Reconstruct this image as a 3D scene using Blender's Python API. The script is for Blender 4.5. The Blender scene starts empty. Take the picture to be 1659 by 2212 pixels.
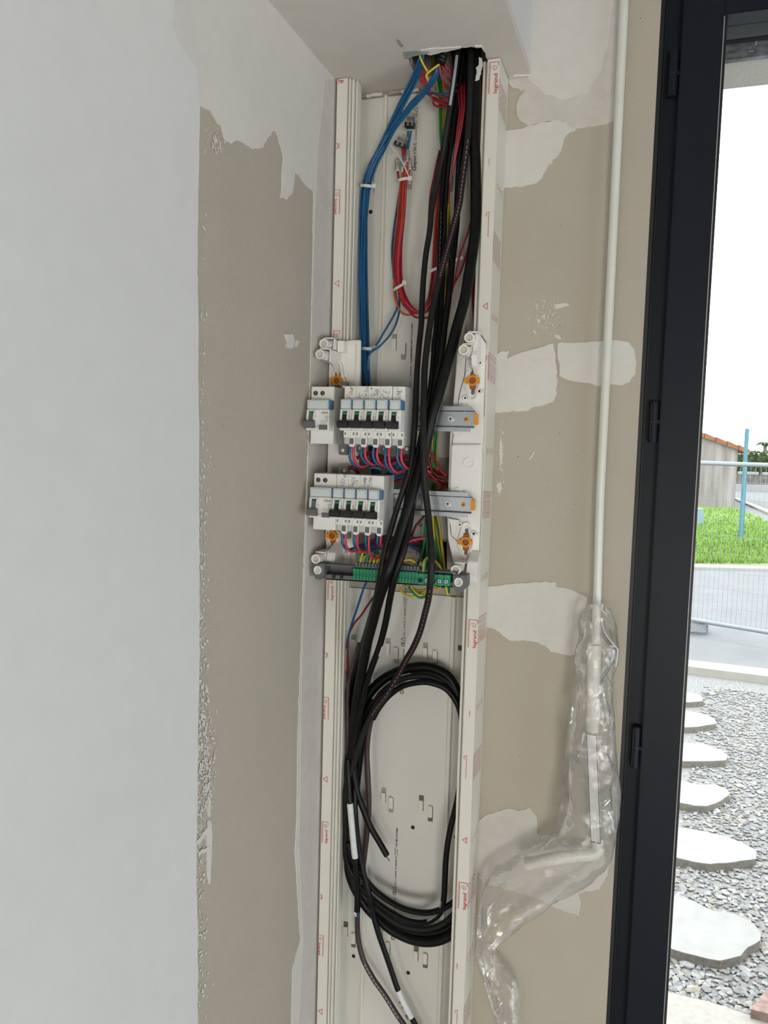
import bpy, bmesh, math, random
from mathutils import Vector, Matrix, geometry, noise
random.seed(7)
S = bpy.context.scene
COL = S.collection
# ------------------------------------------------------------------ camera
W, H, F = 1659.0, 2212.0, 1703.09
CAM = Vector((0.48248, -1.23097, 1.62))
RX = Vector((0.94734027, 0.31903304, 0.02764664)).normalized()
UP = Vector((-0.05283438, 0.07056678, 0.99610685)).normalized()
FW = Vector((-0.31584006, 0.94511282, -0.08370667)).normalized()
cd = bpy.data.cameras.new('camera'); cam = bpy.data.objects.new('camera', cd); COL.objects.link(cam)
m = Matrix((RX, UP, -FW)).transposed().to_4x4(); m.translation = CAM
cam.matrix_world = m
cd.sensor_fit = 'VERTICAL'; cd.sensor_height = 24.0; cd.lens = F / H * 24.0
cd.clip_start = 0.02; cd.clip_end = 500
S.camera = cam
# ------------------------------------------------------------------ world, light, exposure
S.view_settings.view_transform = 'Standard'; S.view_settings.look = 'None'
S.view_settings.gamma = 1.0; S.view_settings.use_curve_mapping = False
S.view_settings.exposure = 0.0
wd = bpy.data.worlds.new('sky'); S.world = wd; wd.use_nodes = True
bg = wd.node_tree.nodes['Background']
bg.inputs[0].default_value = (0.90, 0.945, 1.0, 1); bg.inputs[1].default_value = 4.9
sd = bpy.data.lights.new('sun', 'SUN'); sd.energy = 1.4; sd.angle = math.radians(25); sd.color = (1, .97, .9)
so = bpy.data.objects.new('sun', sd); COL.objects.link(so); so.rotation_euler = (math.radians(38), 0, math.radians(150))
def daylight(name, loc, rot, sx, sy, e, col):
    l = bpy.data.lights.new(name, 'AREA'); l.shape = 'RECTANGLE'; l.size = sx; l.size_y = sy; l.energy = e; l.color = col
    o = bpy.data.objects.new(name, l); COL.objects.link(o); o.location = loc; o.rotation_euler = rot
    return o
# daylight falling in through the wide rear window and the side window of the room
daylight('rear_window_daylight', (2.15, -4.42, 0.62), (math.radians(90), 0, 0), 1.3, 1.1, 62, (1, .955, .88))
daylight('narrow_fill_lamp', (.18, -4.42, 0.75), (math.radians(90), 0, 0), .32, 1.3, 13, (1, .945, .86))  # unseen lamp added as frontal fill for the trunking
daylight('side_window_daylight', (3.92, -1.8, .50), (math.radians(90), 0, math.radians(90)), 1.9, .8, 33, (.78, .90, 1))
S.cycles.max_bounces = 10; S.cycles.diffuse_bounces = 5; S.cycles.transparent_max_bounces = 24
S.cycles.use_denoising = True

# ------------------------------------------------------------------ pixel helper: a ray met with a wall/floor plane of the room
def P(px, py, x=None, y=None, z=None):
    d = FW + RX * ((px - 829.5) / F) - UP * ((py - 1106) / F)
    if x is not None: t = (x - CAM.x) / d.x
    elif y is not None: t = (y - CAM.y) / d.y
    else: t = (z - CAM.z) / d.z
    return CAM + d * t
def rad(wpx, p): return 0.5 * wpx * (p - CAM).dot(FW) / F

# ------------------------------------------------------------------ materials
MATS = {}
def mat(name, col, rough=.5, metal=0, spec=.5, noise_amt=0, nscale=40, bump=0, bscale=200, coat=0, col2=None, trans=0, stretch=None):
    if name in MATS: return MATS[name]
    mt = bpy.data.materials.new(name); mt.use_nodes = True; n = mt.node_tree.nodes; l = mt.node_tree.links
    b = n['Principled BSDF']; b.inputs['Base Color'].default_value = (*col, 1); b.inputs['Roughness'].default_value = rough
    b.inputs['Metallic'].default_value = metal; b.inputs['Specular IOR Level'].default_value = spec
    b.inputs['Coat Weight'].default_value = coat
    tc = n.new('ShaderNodeTexCoord'); src = tc.outputs['Object']
    if stretch:
        mp = n.new('ShaderNodeMapping'); mp.inputs['Scale'].default_value = stretch; l.new(src, mp.inputs[0]); src = mp.outputs[0]
    if noise_amt or col2:
        t = n.new('ShaderNodeTexNoise'); t.inputs['Scale'].default_value = nscale; t.inputs['Detail'].default_value = 5
        l.new(src, t.inputs['Vector'])
        r = n.new('ShaderNodeValToRGB'); r.color_ramp.elements[0].position = .32; r.color_ramp.elements[1].position = .68
        c2 = col2 or tuple(min(1, c * (1 + noise_amt)) for c in col); c1 = col if col2 else tuple(c * (1 - noise_amt) for c in col)
        r.color_ramp.elements[0].color = (*c1, 1); r.color_ramp.elements[1].color = (*c2, 1)
        l.new(t.outputs['Fac'], r.inputs[0]); l.new(r.outputs[0], b.inputs['Base Color'])
    if bump:
        t = n.new('ShaderNodeTexNoise'); t.inputs['Scale'].default_value = bscale; t.inputs['Detail'].default_value = 4
        l.new(src, t.inputs['Vector'])
        u = n.new('ShaderNodeBump'); u.inputs['Strength'].default_value = bump; u.inputs['Distance'].default_value = .002
        l.new(t.outputs['Fac'], u.inputs['Height']); l.new(u.outputs[0], b.inputs['Normal'])
    MATS[name] = mt; return mt
M_board = None
def two_noise(name, c1, c2, s1, c3, c4, s2, fac, rough=.9, bump=.15, bscale=300, p0=.3, p1=.7):
    mt = bpy.data.materials.new(name); mt.use_nodes = True; n = mt.node_tree.nodes; l = mt.node_tree.links
    b = n['Principled BSDF']; b.inputs['Roughness'].default_value = rough; b.inputs['Specular IOR Level'].default_value = .25
    tc = n.new('ShaderNodeTexCoord'); rs = []
    for (a, c, s) in ((c1, c2, s1), (c3, c4, s2)):
        t = n.new('ShaderNodeTexNoise'); t.inputs['Scale'].default_value = s; t.inputs['Detail'].default_value = 6; t.inputs['Roughness'].default_value = .6
        l.new(tc.outputs['Object'], t.inputs['Vector']); r = n.new('ShaderNodeValToRGB')
        r.color_ramp.elements[0].position = p0; r.color_ramp.elements[1].position = p1
        r.color_ramp.elements[0].color = (*a, 1); r.color_ramp.elements[1].color = (*c, 1); l.new(t.outputs['Fac'], r.inputs[0]); rs.append(r)
    mx = n.new('ShaderNodeMix'); mx.data_type = 'RGBA'; mx.inputs[0].default_value = fac
    l.new(rs[0].outputs[0], mx.inputs[6]); l.new(rs[1].outputs[0], mx.inputs[7]); l.new(mx.outputs[2], b.inputs['Base Color'])
    t = n.new('ShaderNodeTexNoise'); t.inputs['Scale'].default_value = bscale; l.new(tc.outputs['Object'], t.inputs['Vector'])
    u = n.new('ShaderNodeBump'); u.inputs['Strength'].default_value = bump; u.inputs['Distance'].default_value = .002
    l.new(t.outputs['Fac'], u.inputs['Height']); l.new(u.outputs[0], b.inputs['Normal'])
    MATS[name] = mt; return mt
BOARD = two_noise('board_paper', (.405, .362, .295), (.51, .46, .385), 420, (.43, .385, .32), (.485, .44, .37), 7, .45)
PLAST = two_noise('joint_plaster', (.63, .605, .56), (.70, .68, .64), 9, (.63, .61, .57), (.69, .67, .63), 60, .5, bump=.12, bscale=60)
PLAST2 = two_noise('thin_plaster', (.54, .51, .46), (.64, .615, .57), 60, (.55, .52, .47), (.64, .61, .57), 12, .5, bump=.12, bscale=80)
PAINT = two_noise('white_primer', (.665, .665, .655), (.72, .72, .712), 3, (.67, .67, .66), (.715, .715, .705), 30, .5, bump=.08, bscale=90)
SOFF = two_noise('soffit_paint', (.60, .56, .50), (.68, .64, .59), 6, (.61, .57, .52), (.67, .63, .58), 25, .5, bump=.08, bscale=60)
GREENP = mat('green_paper', (.24, .30, .27), .9, col2=(.36, .41, .37), nscale=90)
CORE = mat('gypsum_core', (.72, .69, .66), .9, bump=.4, bscale=150, noise_amt=.08)
PVC = mat('white_pvc', (.71, .69, .62), .38, noise_amt=.012, nscale=5)
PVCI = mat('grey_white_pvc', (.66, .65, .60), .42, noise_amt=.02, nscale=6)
ABS = mat('white_abs', (.82, .80, .76), .33, noise_amt=.01, nscale=8)
MODW = mat('module_white', (.78, .775, .74), .4, noise_amt=.01, nscale=20)
MODG = mat('module_grey', (.57, .57, .545), .5, noise_amt=.02, nscale=20)
MODD = mat('module_dark_grey', (.16, .165, .165), .5, noise_amt=.04, nscale=60)
TOGG = mat('grey_toggle', (.13, .13, .13), .45, noise_amt=.04, nscale=60)
TOGB = mat('black_toggle', (.012, .013, .014), .38, noise_amt=.1, nscale=60)
GREENF = mat('green_flag', (.02, .22, .13), .45, noise_amt=.05, nscale=60)
LABH = mat('clear_label_holder', (.62, .67, .67), .18, noise_amt=.02, nscale=20)
LABB = mat('blue_plastic_edge', (.10, .22, .36), .3, noise_amt=.05, nscale=60)
STEEL = mat('zinc_steel', (.40, .43, .45), .36, metal=.9, noise_amt=.10, nscale=60, stretch=(40, 1, 1), bump=.05)
CHROME = mat('bright_screw', (.75, .75, .76), .2, metal=1, noise_amt=.05, nscale=80)
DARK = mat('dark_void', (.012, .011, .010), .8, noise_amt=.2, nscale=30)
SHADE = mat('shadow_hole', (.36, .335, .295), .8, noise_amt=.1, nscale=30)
ORANGE = mat('orange_plastic', (.72, .28, .01), .4, noise_amt=.05, nscale=30)
ORDK = mat('dark_orange_plastic', (.28, .09, .01), .5, noise_amt=.05, nscale=30)
GTERM = mat('green_terminal', (.012, .26, .13), .42, noise_amt=.06, nscale=60)
GDARK = mat('green_shadow_line', (.004, .05, .03), .6, noise_amt=.05, nscale=60)
GREYB = mat('grey_bar', (.12, .125, .13), .5, noise_amt=.04, nscale=40)
BLK = mat('black_sheath', (.002, .0021, .0022), .38, spec=.2, col2=(.006, .0063, .0063), nscale=120, bump=.08, bscale=500)
BLK2 = mat('matt_black_sheath', (.007, .0075, .007), .46, spec=.25, col2=(.013, .0135, .013), nscale=120, bump=.08, bscale=500)
BRN = mat('dark_brown_sheath', (.032, .014, .014), .42, col2=(.05, .026, .026), nscale=90)
GRYS = mat('grey_stripe', (.30, .33, .36), .5, noise_amt=.05, nscale=60)
BLUE = mat('blue_insulation', (.006, .082, .205), .36, noise_amt=.06, nscale=30)
BLUED = mat('dark_blue_insulation', (.006, .055, .19), .4, noise_amt=.06, nscale=30)
REDW = mat('red_insulation', (.27, .010, .018), .36, noise_amt=.06, nscale=30)
PINKR = mat('bright_red_insulation', (.50, .03, .065), .36, noise_amt=.04, nscale=30)
DRED = mat('dark_red_insulation', (.15, .004, .014), .4, noise_amt=.06, nscale=30)
ORW = mat('orange_insulation', (.46, .075, .012), .36, noise_amt=.05, nscale=30)
YEL = mat('yellow_insulation', (.60, .44, .03), .36, noise_amt=.05, nscale=30)
TAPE = mat('white_tape', (.66, .67, .68), .6, noise_amt=.06, nscale=120)
TIE = mat('cable_tie_nylon', (.62, .62, .60), .35, noise_amt=.02, nscale=40)
COPPER = mat('copper', (.75, .30, .14), .3, metal=1, noise_amt=.1, nscale=60)
REDI = mat('red_ink', (.52, .03, .04), .5, noise_amt=.04, nscale=60)
BLKI = mat('black_ink', (.02, .02, .02), .6, noise_amt=.05, nscale=60)
PINKI = mat('pink_ink', (.35, .10, .13), .6, noise_amt=.1, nscale=60)
FRAME = mat('anthracite_aluminium', (.011, .014, .020), .42, noise_amt=.05, nscale=60, spec=.18)
FRAMED = mat('black_gasket', (.008, .008, .009), .5, noise_amt=.1, nscale=60)
HILITE = mat('pale_highlight', (.45, .46, .46), .4, noise_amt=.1, nscale=120)
PIPE = mat('pipe_white', (.70, .70, .645), .32, noise_amt=.02, nscale=8)
CONC = mat('screed', (.30, .285, .26), .85, noise_amt=.12, nscale=10, bump=.2)
GRAV = mat('gravel_bed', (.34, .33, .31), .95, col2=(.70, .69, .66), nscale=55, bump=.8, bscale=60)
STONES = [mat('pebble_%s' % k, c, .8, noise_amt=.12, nscale=60) for k, c in (('grey', (.52, .51, .50)), ('pale', (.78, .77, .74)), ('tan', (.66, .58, .46)), ('dark', (.28, .28, .28)))]
SLAB = mat('pale_limestone', (.78, .76, .71), .85, noise_amt=.07, nscale=14, bump=.4, bscale=90)
SLABE = mat('limestone_edge', (.42, .38, .31), .9, noise_amt=.25, nscale=60, bump=.6, bscale=90)
ASPH = mat('asphalt', (.40, .405, .41), .9, noise_amt=.10, nscale=3, bump=.3, bscale=80)
GRASS = mat('lawn', (.26, .52, .04), .9, col2=(.50, .70, .14), nscale=3, bump=.8, bscale=20)
GRASSY = mat('dry_lawn', (.30, .42, .08), .9, col2=(.52, .52, .24), nscale=4, bump=.8, bscale=20)
BLADE = mat('grass_blade', (.34, .62, .06), .7, noise_amt=.25, nscale=3)
HEDGE = mat('hedge_leaf', (.06, .15, .03), .7, col2=(.26, .40, .12), nscale=4)
RENDERW = mat('weathered_render', (.46, .39, .36), .9, col2=(.86, .77, .74), nscale=2.2, bump=.3, stretch=(2.2, 2.2, .25))
CREPI = mat('pebbledash', (.74, .71, .64), .95, col2=(.88, .86, .80), nscale=260, bump=.9, bscale=260)
TILE = mat('clay_tile', (.66, .25, .11), .8, noise_amt=.18, nscale=6)
BLUEP = mat('blue_paint', (.17, .50, .66), .45, noise_amt=.08, nscale=5)
GALV = mat('galvanised', (.62, .68, .70), .4, metal=.3, noise_amt=.05, nscale=30)
STONEW = mat('stone_wall', (.22, .19, .17), .9, col2=(.52, .48, .43), nscale=5)
WHITEW = mat('white_kerb', (.85, .84, .80), .8, noise_amt=.04, nscale=3)
TRANSP = mat('clear_grey_plastic', (.30, .31, .30), .15, noise_amt=.05, nscale=80)
def glassy(name, fac, gloss_col=(1, 1, 1), r=.02, tint=(.97, .985, .98), diff=0, diffc=(.9, .9, .9)):
    mt = bpy.data.materials.new(name); mt.use_nodes = True; n = mt.node_tree.nodes; l = mt.node_tree.links; n.clear()
    out = n.new('ShaderNodeOutputMaterial'); tr = n.new('ShaderNodeBsdfTransparent'); tr.inputs[0].default_value = (*tint, 1)
    g = n.new('ShaderNodeBsdfGlossy'); g.inputs['Roughness'].default_value = r; g.inputs[0].default_value = (*gloss_col, 1)
    lw = n.new('ShaderNodeFresnel'); lw.inputs[0].default_value = 1.45
    base = tr.outputs[0]
    if diff:
        tl = n.new('ShaderNodeBsdfTranslucent'); tl.inputs[0].default_value = (*diffc, 1)
        df = n.new('ShaderNodeBsdfDiffuse'); df.inputs[0].default_value = (*diffc, 1)
        m0 = n.new('ShaderNodeMixShader'); m0.inputs[0].default_value = .5; l.new(df.outputs[0], m0.inputs[1]); l.new(tl.outputs[0], m0.inputs[2])
        m1 = n.new('ShaderNodeMixShader'); l.new(tr.outputs[0], m1.inputs[1]); l.new(m0.outputs[0], m1.inputs[2])
        tc = n.new('ShaderNodeTexCoord'); t = n.new('ShaderNodeTexNoise'); t.inputs['Scale'].default_value = 45; t.inputs['Detail'].default_value = 6; t.inputs['Distortion'].default_value = 1.5
        l.new(tc.outputs['Object'], t.inputs['Vector']); mr = n.new('ShaderNodeMapRange'); mr.inputs['From Min'].default_value = .3; mr.inputs['From Max'].default_value = .75
        mr.inputs['To Min'].default_value = diff * .5; mr.inputs['To Max'].default_value = diff * 1.8; l.new(t.outputs['Fac'], mr.inputs[0]); l.new(mr.outputs[0], m1.inputs[0])
        base = m1.outputs[0]
        bu = n.new('ShaderNodeBump'); bu.inputs['Strength'].default_value = .5; bu.inputs['Distance'].default_value = .003; l.new(t.outputs['Fac'], bu.inputs['Height']); l.new(bu.outputs[0], g.inputs['Normal'])
    mm = n.new('ShaderNodeMath'); mm.operation = 'MULTIPLY'; mm.inputs[1].default_value = fac; l.new(lw.outputs[0], mm.inputs[0])
    mx = n.new('ShaderNodeMixShader'); l.new(mm.outputs[0], mx.inputs[0]); l.new(base, mx.inputs[1]); l.new(g.outputs[0], mx.inputs[2]); l.new(mx.outputs[0], out.inputs[0])
    MATS[name] = mt; return mt
GLASS = glassy('window_glass', 1.0)
FILM = glassy('crumpled_film', .75, r=.10, tint=(.985, .982, .975), diff=.115, diffc=(.92, .90, .87))
CLEAR = glassy('clear_cap', 1.0, r=.06, tint=(.88, .88, .86), diff=.28, diffc=(.7, .68, .64))

def gy_mat():
    mt = bpy.data.materials.new('green_yellow_insulation'); mt.use_nodes = True; n = mt.node_tree.nodes; l = mt.node_tree.links
    b = n['Principled BSDF']; b.inputs['Roughness'].default_value = .36
    uv = n.new('ShaderNodeUVMap'); sp = n.new('ShaderNodeSeparateXYZ'); l.new(uv.outputs[0], sp.inputs[0])
    m2 = n.new('ShaderNodeMath'); m2.operation = 'MULTIPLY'; m2.inputs[1].default_value = 2.0; l.new(sp.outputs[0], m2.inputs[0]); fr = n.new('ShaderNodeMath'); fr.operation = 'FRACT'; l.new(m2.outputs[0], fr.inputs[0])
    cm = n.new('ShaderNodeMath'); cm.operation = 'GREATER_THAN'; cm.inputs[1].default_value = .55; l.new(fr.outputs[0], cm.inputs[0])
    mx = n.new('ShaderNodeMix'); mx.data_type = 'RGBA'; l.new(cm.outputs[0], mx.inputs[0])
    mx.inputs[6].default_value = (.58, .42, .03, 1); mx.inputs[7].default_value = (.012, .17, .06, 1); l.new(mx.outputs[2], b.inputs['Base Color'])
    return mt
GY = gy_mat()

# ------------------------------------------------------------------ mesh building
class MB:
    def __init__(s): s.v = []; s.f = []; s.uv = None
    def add(s, vs, fs):
        o = len(s.v); s.v += [tuple(v) for v in vs]; s.f += [tuple(i + o for i in f) for f in fs]; return s
    def box(s, x0, x1, y0, y1, z0, z1):
        x0, x1 = min(x0, x1), max(x0, x1); y0, y1 = min(y0, y1), max(y0, y1); z0, z1 = min(z0, z1), max(z0, z1)
        return s.add([(x0, y0, z0), (x1, y0, z0), (x1, y1, z0), (x0, y1, z0), (x0, y0, z1), (x1, y0, z1), (x1, y1, z1), (x0, y1, z1)],
                     [(0, 3, 2, 1), (4, 5, 6, 7), (0, 1, 5, 4), (1, 2, 6, 5), (2, 3, 7, 6), (3, 0, 4, 7)])
    def prism(s, poly, ax, a, b):
        """poly: 2D points; ax 'x','y','z' = extrusion axis; other two in order"""
        def mk(p, t):
            return {'x': (t, p[0], p[1]), 'y': (p[0], t, p[1]), 'z': (p[0], p[1], t)}[ax]
        n = len(poly); vs = [mk(p, a) for p in poly] + [mk(p, b) for p in poly]
        tri = geometry.tessellate_polygon([[Vector((p[0], p[1], 0)) for p in poly]])
        fs = [tuple(t) for t in tri] + [tuple(i + n for i in reversed(t)) for t in tri] + [(i, (i + 1) % n, n + (i + 1) % n, n + i) for i in range(n)]
        return s.add(vs, fs)
    def cyl(s, c, ax, r, h, n=16, r2=None):
        c = Vector(c); r2 = r if r2 is None else r2
        A = {'x': (Vector((0, 1, 0)), Vector((0, 0, 1)), Vector((1, 0, 0))), 'y': (Vector((1, 0, 0)), Vector((0, 0, 1)), Vector((0, 1, 0))), 'z': (Vector((1, 0, 0)), Vector((0, 1, 0)), Vector((0, 0, 1)))}[ax]
        vs = []
        for k, rr in ((0, r), (1, r2)):
            for i in range(n):
                t = 2 * math.pi * i / n; vs.append(c + A[0] * math.cos(t) * rr + A[1] * math.sin(t) * rr + A[2] * h * k)
        return s.add(vs, [(i, (i + 1) % n, n + (i + 1) % n, n + i) for i in range(n)] + [tuple(range(n))[::-1], tuple(range(n, 2 * n))])
    def ring(s, c, ax, ro, ri, h, n=20):
        c = Vector(c); A = {'x': (Vector((0, 1, 0)), Vector((0, 0, 1)), Vector((1, 0, 0))), 'y': (Vector((1, 0, 0)), Vector((0, 0, 1)), Vector((0, 1, 0))), 'z': (Vector((1, 0, 0)), Vector((0, 1, 0)), Vector((0, 0, 1)))}[ax]
        vs = []
        for k in (0, 1):
            for rr in (ro, ri):
                for i in range(n):
                    t = 2 * math.pi * i / n; vs.append(c + A[0] * math.cos(t) * rr + A[1] * math.sin(t) * rr + A[2] * h * k)
        fs = []
        for i in range(n):
            j = (i + 1) % n
            fs += [(i, j, 2 * n + j, 2 * n + i), (n + j, n + i, 3 * n + i, 3 * n + j), (j, i, n + i, n + j), (2 * n + i, 2 * n + j, 3 * n + j, 3 * n + i)]
        return s.add(vs, fs)
    def tube(s, pts, r, n=8, cap=True, uv=False):
        """pts list of Vector, r float or list"""
        pts = [Vector(p) for p in pts]; N = len(pts); R = r if isinstance(r, (list, tuple)) else [r] * N
        t0 = (pts[1] - pts[0]).normalized(); up = Vector((0, -1, 0))
        if abs(t0.dot(up)) > .95: up = Vector((1, 0, 0))
        u = t0.cross(up).normalized(); vs = []
        for i in range(N):
            t = (pts[min(i + 1, N - 1)] - pts[max(i - 1, 0)]).normalized()
            u = (u - t * u.dot(t)).normalized(); w = t.cross(u)
            for k in range(n):
                a = 2 * math.pi * k / n; vs.append(pts[i] + (u * math.cos(a) + w * math.sin(a)) * R[i])
        fs = [(i * n + k, i * n + (k + 1) % n, (i + 1) * n + (k + 1) % n, (i + 1) * n + k) for i in range(N - 1) for k in range(n)]
        if uv:
            if s.uv is None: s.uv = []
            s.uv += [[(k / n, 0), ((k + 1) / n, 0), ((k + 1) / n, 1), (k / n, 1)] for i in range(N - 1) for k in range(n)]
        if cap:
            fs += [tuple(range(n))[::-1], tuple(range((N - 1) * n, N * n))]
            if uv: s.uv += [[(0, 0)] * n, [(0, 0)] * n]
        return s.add(vs, fs)
    def build(s, name, material, parent=None, smooth=35, bevel=0, **props):
        off = parent_off(parent)
        me = bpy.data.meshes.new(name); me.from_pydata([(v[0] - off.x, v[1] - off.y, v[2] - off.z) for v in s.v], [], s.f)
        me.update()
        if s.uv is not None:
            L = me.uv_layers.new(name='uv')
            k = 0
            for fuv in s.uv:
                for c in fuv: L.data[k].uv = c; k += 1
        bm = bmesh.new(); bm.from_mesh(me); bmesh.ops.recalc_face_normals(bm, faces=bm.faces)
        if bevel:
            es = [e for e in bm.edges if len(e.link_faces) == 2 and e.calc_face_angle(0) > .6]
            bmesh.ops.bevel(bm, geom=es, offset=bevel, segments=2, affect='EDGES', clamp_overlap=True)
        bm.to_mesh(me); bm.free()
        if smooth:
            me.shade_smooth(); me.set_sharp_from_angle(angle=math.radians(smooth))
        me.materials.append(material)
        o = bpy.data.objects.new(name, me); COL.objects.link(o)
        if parent: o.parent = parent
        for k, v in props.items(): o[k] = v
        return o
def parent_off(p):
    o = Vector((0, 0, 0))
    while p is not None: o = o + p.location; p = p.parent
    return o
def thing(name, label, cat, loc=(0, 0, 0), group=None):
    o = bpy.data.objects.new(name, None); COL.objects.link(o); o.location = loc; o.empty_display_size = .02
    o['label'] = label; o['category'] = cat
    if group: o['group'] = group
    return o
def tag(o, label, cat, group=None):
    o['label'] = label; o['category'] = cat
    if group: o['group'] = group
    return o
def dup(root, loc, label=None, group=None):
    r = root.copy(); COL.objects.link(r); r.location = loc
    if label: r['label'] = label
    if group: r['group'] = group
    for ch in list(root.children):
        c = ch.copy(); COL.objects.link(c); c.parent = r
        for g in ch.children:
            d = g.copy(); COL.objects.link(d); d.parent = c
    return r
def cr(pts, sub=6, closed=False):
    pts = [Vector(p) for p in pts]; n = len(pts); out = []
    rng = range(n if closed else n - 1)
    for i in rng:
        if closed: p0, p1, p2, p3 = pts[(i - 1) % n], pts[i], pts[(i + 1) % n], pts[(i + 2) % n]
        else: p0, p1, p2, p3 = pts[max(i - 1, 0)], pts[i], pts[i + 1], pts[min(i + 2, n - 1)]
        for k in range(sub):
            t = k / sub
            out.append(0.5 * ((2 * p1) + (p2 - p0) * t + (2 * p0 - 5 * p1 + 4 * p2 - p3) * t * t + (3 * p1 - p0 - 3 * p2 + p3) * t ** 3))
    if not closed: out.append(pts[-1])
    return out
def jag(poly, amp, step, seed=0):
    """roughen a closed 2D outline"""
    rnd = random.Random(seed); out = []
    n = len(poly)
    for i in range(n):
        a = Vector(poly[i]); b = Vector(poly[(i + 1) % n]); d = b - a; L = d.length; k = max(1, int(L / step))
        nn = Vector((-d.y, d.x)) / max(L, 1e-6)
        for j in range(k):
            p = a + d * (j / k); 
            if j: p = p + nn * rnd.uniform(-amp, amp) * (1 if rnd.random() < .8 else 2.2)
            out.append((p.x, p.y))
    return out
# text -------------------------------------------------------------
TXT = {}
def text_geo(s, bold=0):
    k = (s, bold)
    if k in TXT: return TXT[k]
    c = bpy.data.curves.new('lettering', 'FONT'); c.body = s; c.size = 1; c.resolution_u = 2; c.offset = bold
    o = bpy.data.objects.new('lettering', c); COL.objects.link(o)
    dg = bpy.context.evaluated_depsgraph_get(); me = bpy.data.meshes.new_from_object(o.evaluated_get(dg))
    vs = [v.co.copy() for v in me.vertices]; fs = [tuple(p.vertices) for p in me.polygons]
    bpy.data.objects.remove(o); bpy.data.curves.remove(c); bpy.data.meshes.remove(me)
    if vs:
        mn = min(v.x for v in vs); mx = max(v.x for v in vs); vs = [Vector((v.x - mn, v.y, 0)) for v in vs]; w = mx - mn
    else: w = 1
    TXT[k] = (vs, fs, w); return TXT[k]
def put_text(mb, s, origin, u, v, length=None, size=None, bold=0):
    """u = reading direction, v = up of letters"""
    vs, fs, w = text_geo(s, bold); u = Vector(u); v = Vector(v); o = Vector(origin)
    sx = length / w if length else size; sy = size if size else sx
    mb.add([o + u * p.x * sx + v * p.y * sy for p in vs], fs)
def stroke(mb, pts, wd, nrm):
    """flat ribbon along pts"""
    nrm = Vector(nrm); pts = [Vector(p) for p in pts]
    for a, b in zip(pts, pts[1:]):
        d = (b - a)
        if d.length < 1e-7: continue
        s_ = d.normalized().cross(nrm) * wd * .5; e = d.normalized() * wd * .3
        mb.add([a - s_ - e, b - s_ + e, b + s_ + e, a + s_ - e], [(0, 1, 2, 3)])
HW = {'F': [[(0, 0), (.1, 1)], [(.1, 1), (.6, 1)], [(.05, .5), (.45, .55)]], 'O': [[(.3, 0), (.05, .25), (.1, .6), (.35, .65), (.5, .35), (.3, 0)]],
 'U': [[(0, .65), (.05, .1), (.3, 0), (.45, .6), (.45, 0)]], 'R': [[(.05, 0), (.05, .6)], [(.05, .35), (.25, .6), (.45, .6)]],
 'P': [[(0, 0), (.1, 1), (.5, .9), (.45, .5), (.08, .5)]], 'C': [[(.55, .85), (.3, 1), (.02, .6), (.1, .1), (.5, .05)]],
 'I': [[(.1, 0), (.1, .55)], [(.1, .75), (.12, .8)]], 'S': [[(.5, .9), (.2, 1), (.1, .7), (.45, .4), (.35, .05), (0, .1)]],
 'N': [[(0, 0), (.02, .6), (.3, .6), (.42, 0)]], 'E': [[(.5, .95), (.1, .9), (.1, .5), (.4, .52), (.1, .5), (.05, .05), (.5, .05)]],
 'D': [[(.45, 1), (.42, 0), (.1, .1), (.08, .5), (.42, .5)]], 'B': [[(.05, 0), (.1, 1), (.5, .85), (.15, .5), (.6, .3), (.05, 0)]],
 'V': [[(0, 1), (.25, 0), (.6, 1)]], 'M': [[(0, 0), (.1, .9), (.3, .3), (.5, .9), (.6, 0)]], 'L': [[(.2, 1), (.1, .1), (.25, 0)]],
 'X': [[(0, 0), (.45, .6)], [(0, .6), (.45, 0)]], 'A': [[(.4, .6), (.1, .55), (.05, .1), (.35, .1), (.4, .6), (.45, 0)]],
 'H': [[(.05, 1), (0, 0)], [(.02, .45), (.3, .5), (.35, 0)]], 'J': [[(.3, .6), (.3, -.3), (0, -.2)]], '+': [[(.3, .1), (.05, .35), (.3, .6), (.55, .35), (.3, .1)], [(.3, .2), (.3, .5)], [(.15, .35), (.45, .35)]],
 'T': [[(.2, .9), (.15, 0), (.35, .05)], [(0, .6), (.4, .6)]]}
def handwrite(mb, s, o, u, v, size, adv=.62, nrm=(0, -1, 0), wd=None, seed=1):
    rnd = random.Random(seed); o = Vector(o); u = Vector(u); v = Vector(v); x = 0
    for ch in s:
        if ch == ' ': x += .4; continue
        for st in HW[ch]:
            stroke(mb, [o + u * ((x + a + .15 * b) * size) + v * (b * size * rnd.uniform(.95, 1.1)) for a, b in st], wd or size * .09, nrm)
        x += adv * rnd.uniform(.9, 1.15)

# ================================================================== SETTING
ZS = 2.17674; XD = 0.4638
WX = -0.006
# left wall
mb = MB().box(WX - .12, WX, -4.5, .3, -.02, 2.55); wl = mb.build('wall_left', BOARD, kind='structure')
bpy_hole = [(431, 228), (455, 240), (466, 258), (478, 272), (488, 305), (500, 311), (512, 303), (530, 312), (545, 322), (568, 320), (575, 305), (590, 283), (598, 286), (608, 318), (613, 340), (610, 372), (609, 410), (606, 428), (620, 432), (632, 418), (636, 395), (638, 372), (650, 385), (665, 405), (678, 415),
 (677, 520), (673, 700), (668, 900), (661, 1100), (654, 1300), (649, 1457), (644, 1589), (642, 1754), (638, 1844), (644, 1943), (650, 2030), (632, 2092), (629, 2300), (428, 2300), (428, 2000), (425, 1900), (428, 1600), (432, 1400), (430, 1000), (427, 500)]
LXP = WX + .0012
hole = [P(a, b, x=LXP) for a, b in bpy_hole]; hole2 = [(p.y, p.z) for p in hole]
def seg_jag(poly):  # straight trowel edges stay nearly straight, torn ones get ragged
    return jag(poly, .0009, .006, 3)
hole2 = seg_jag(hole2)
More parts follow.
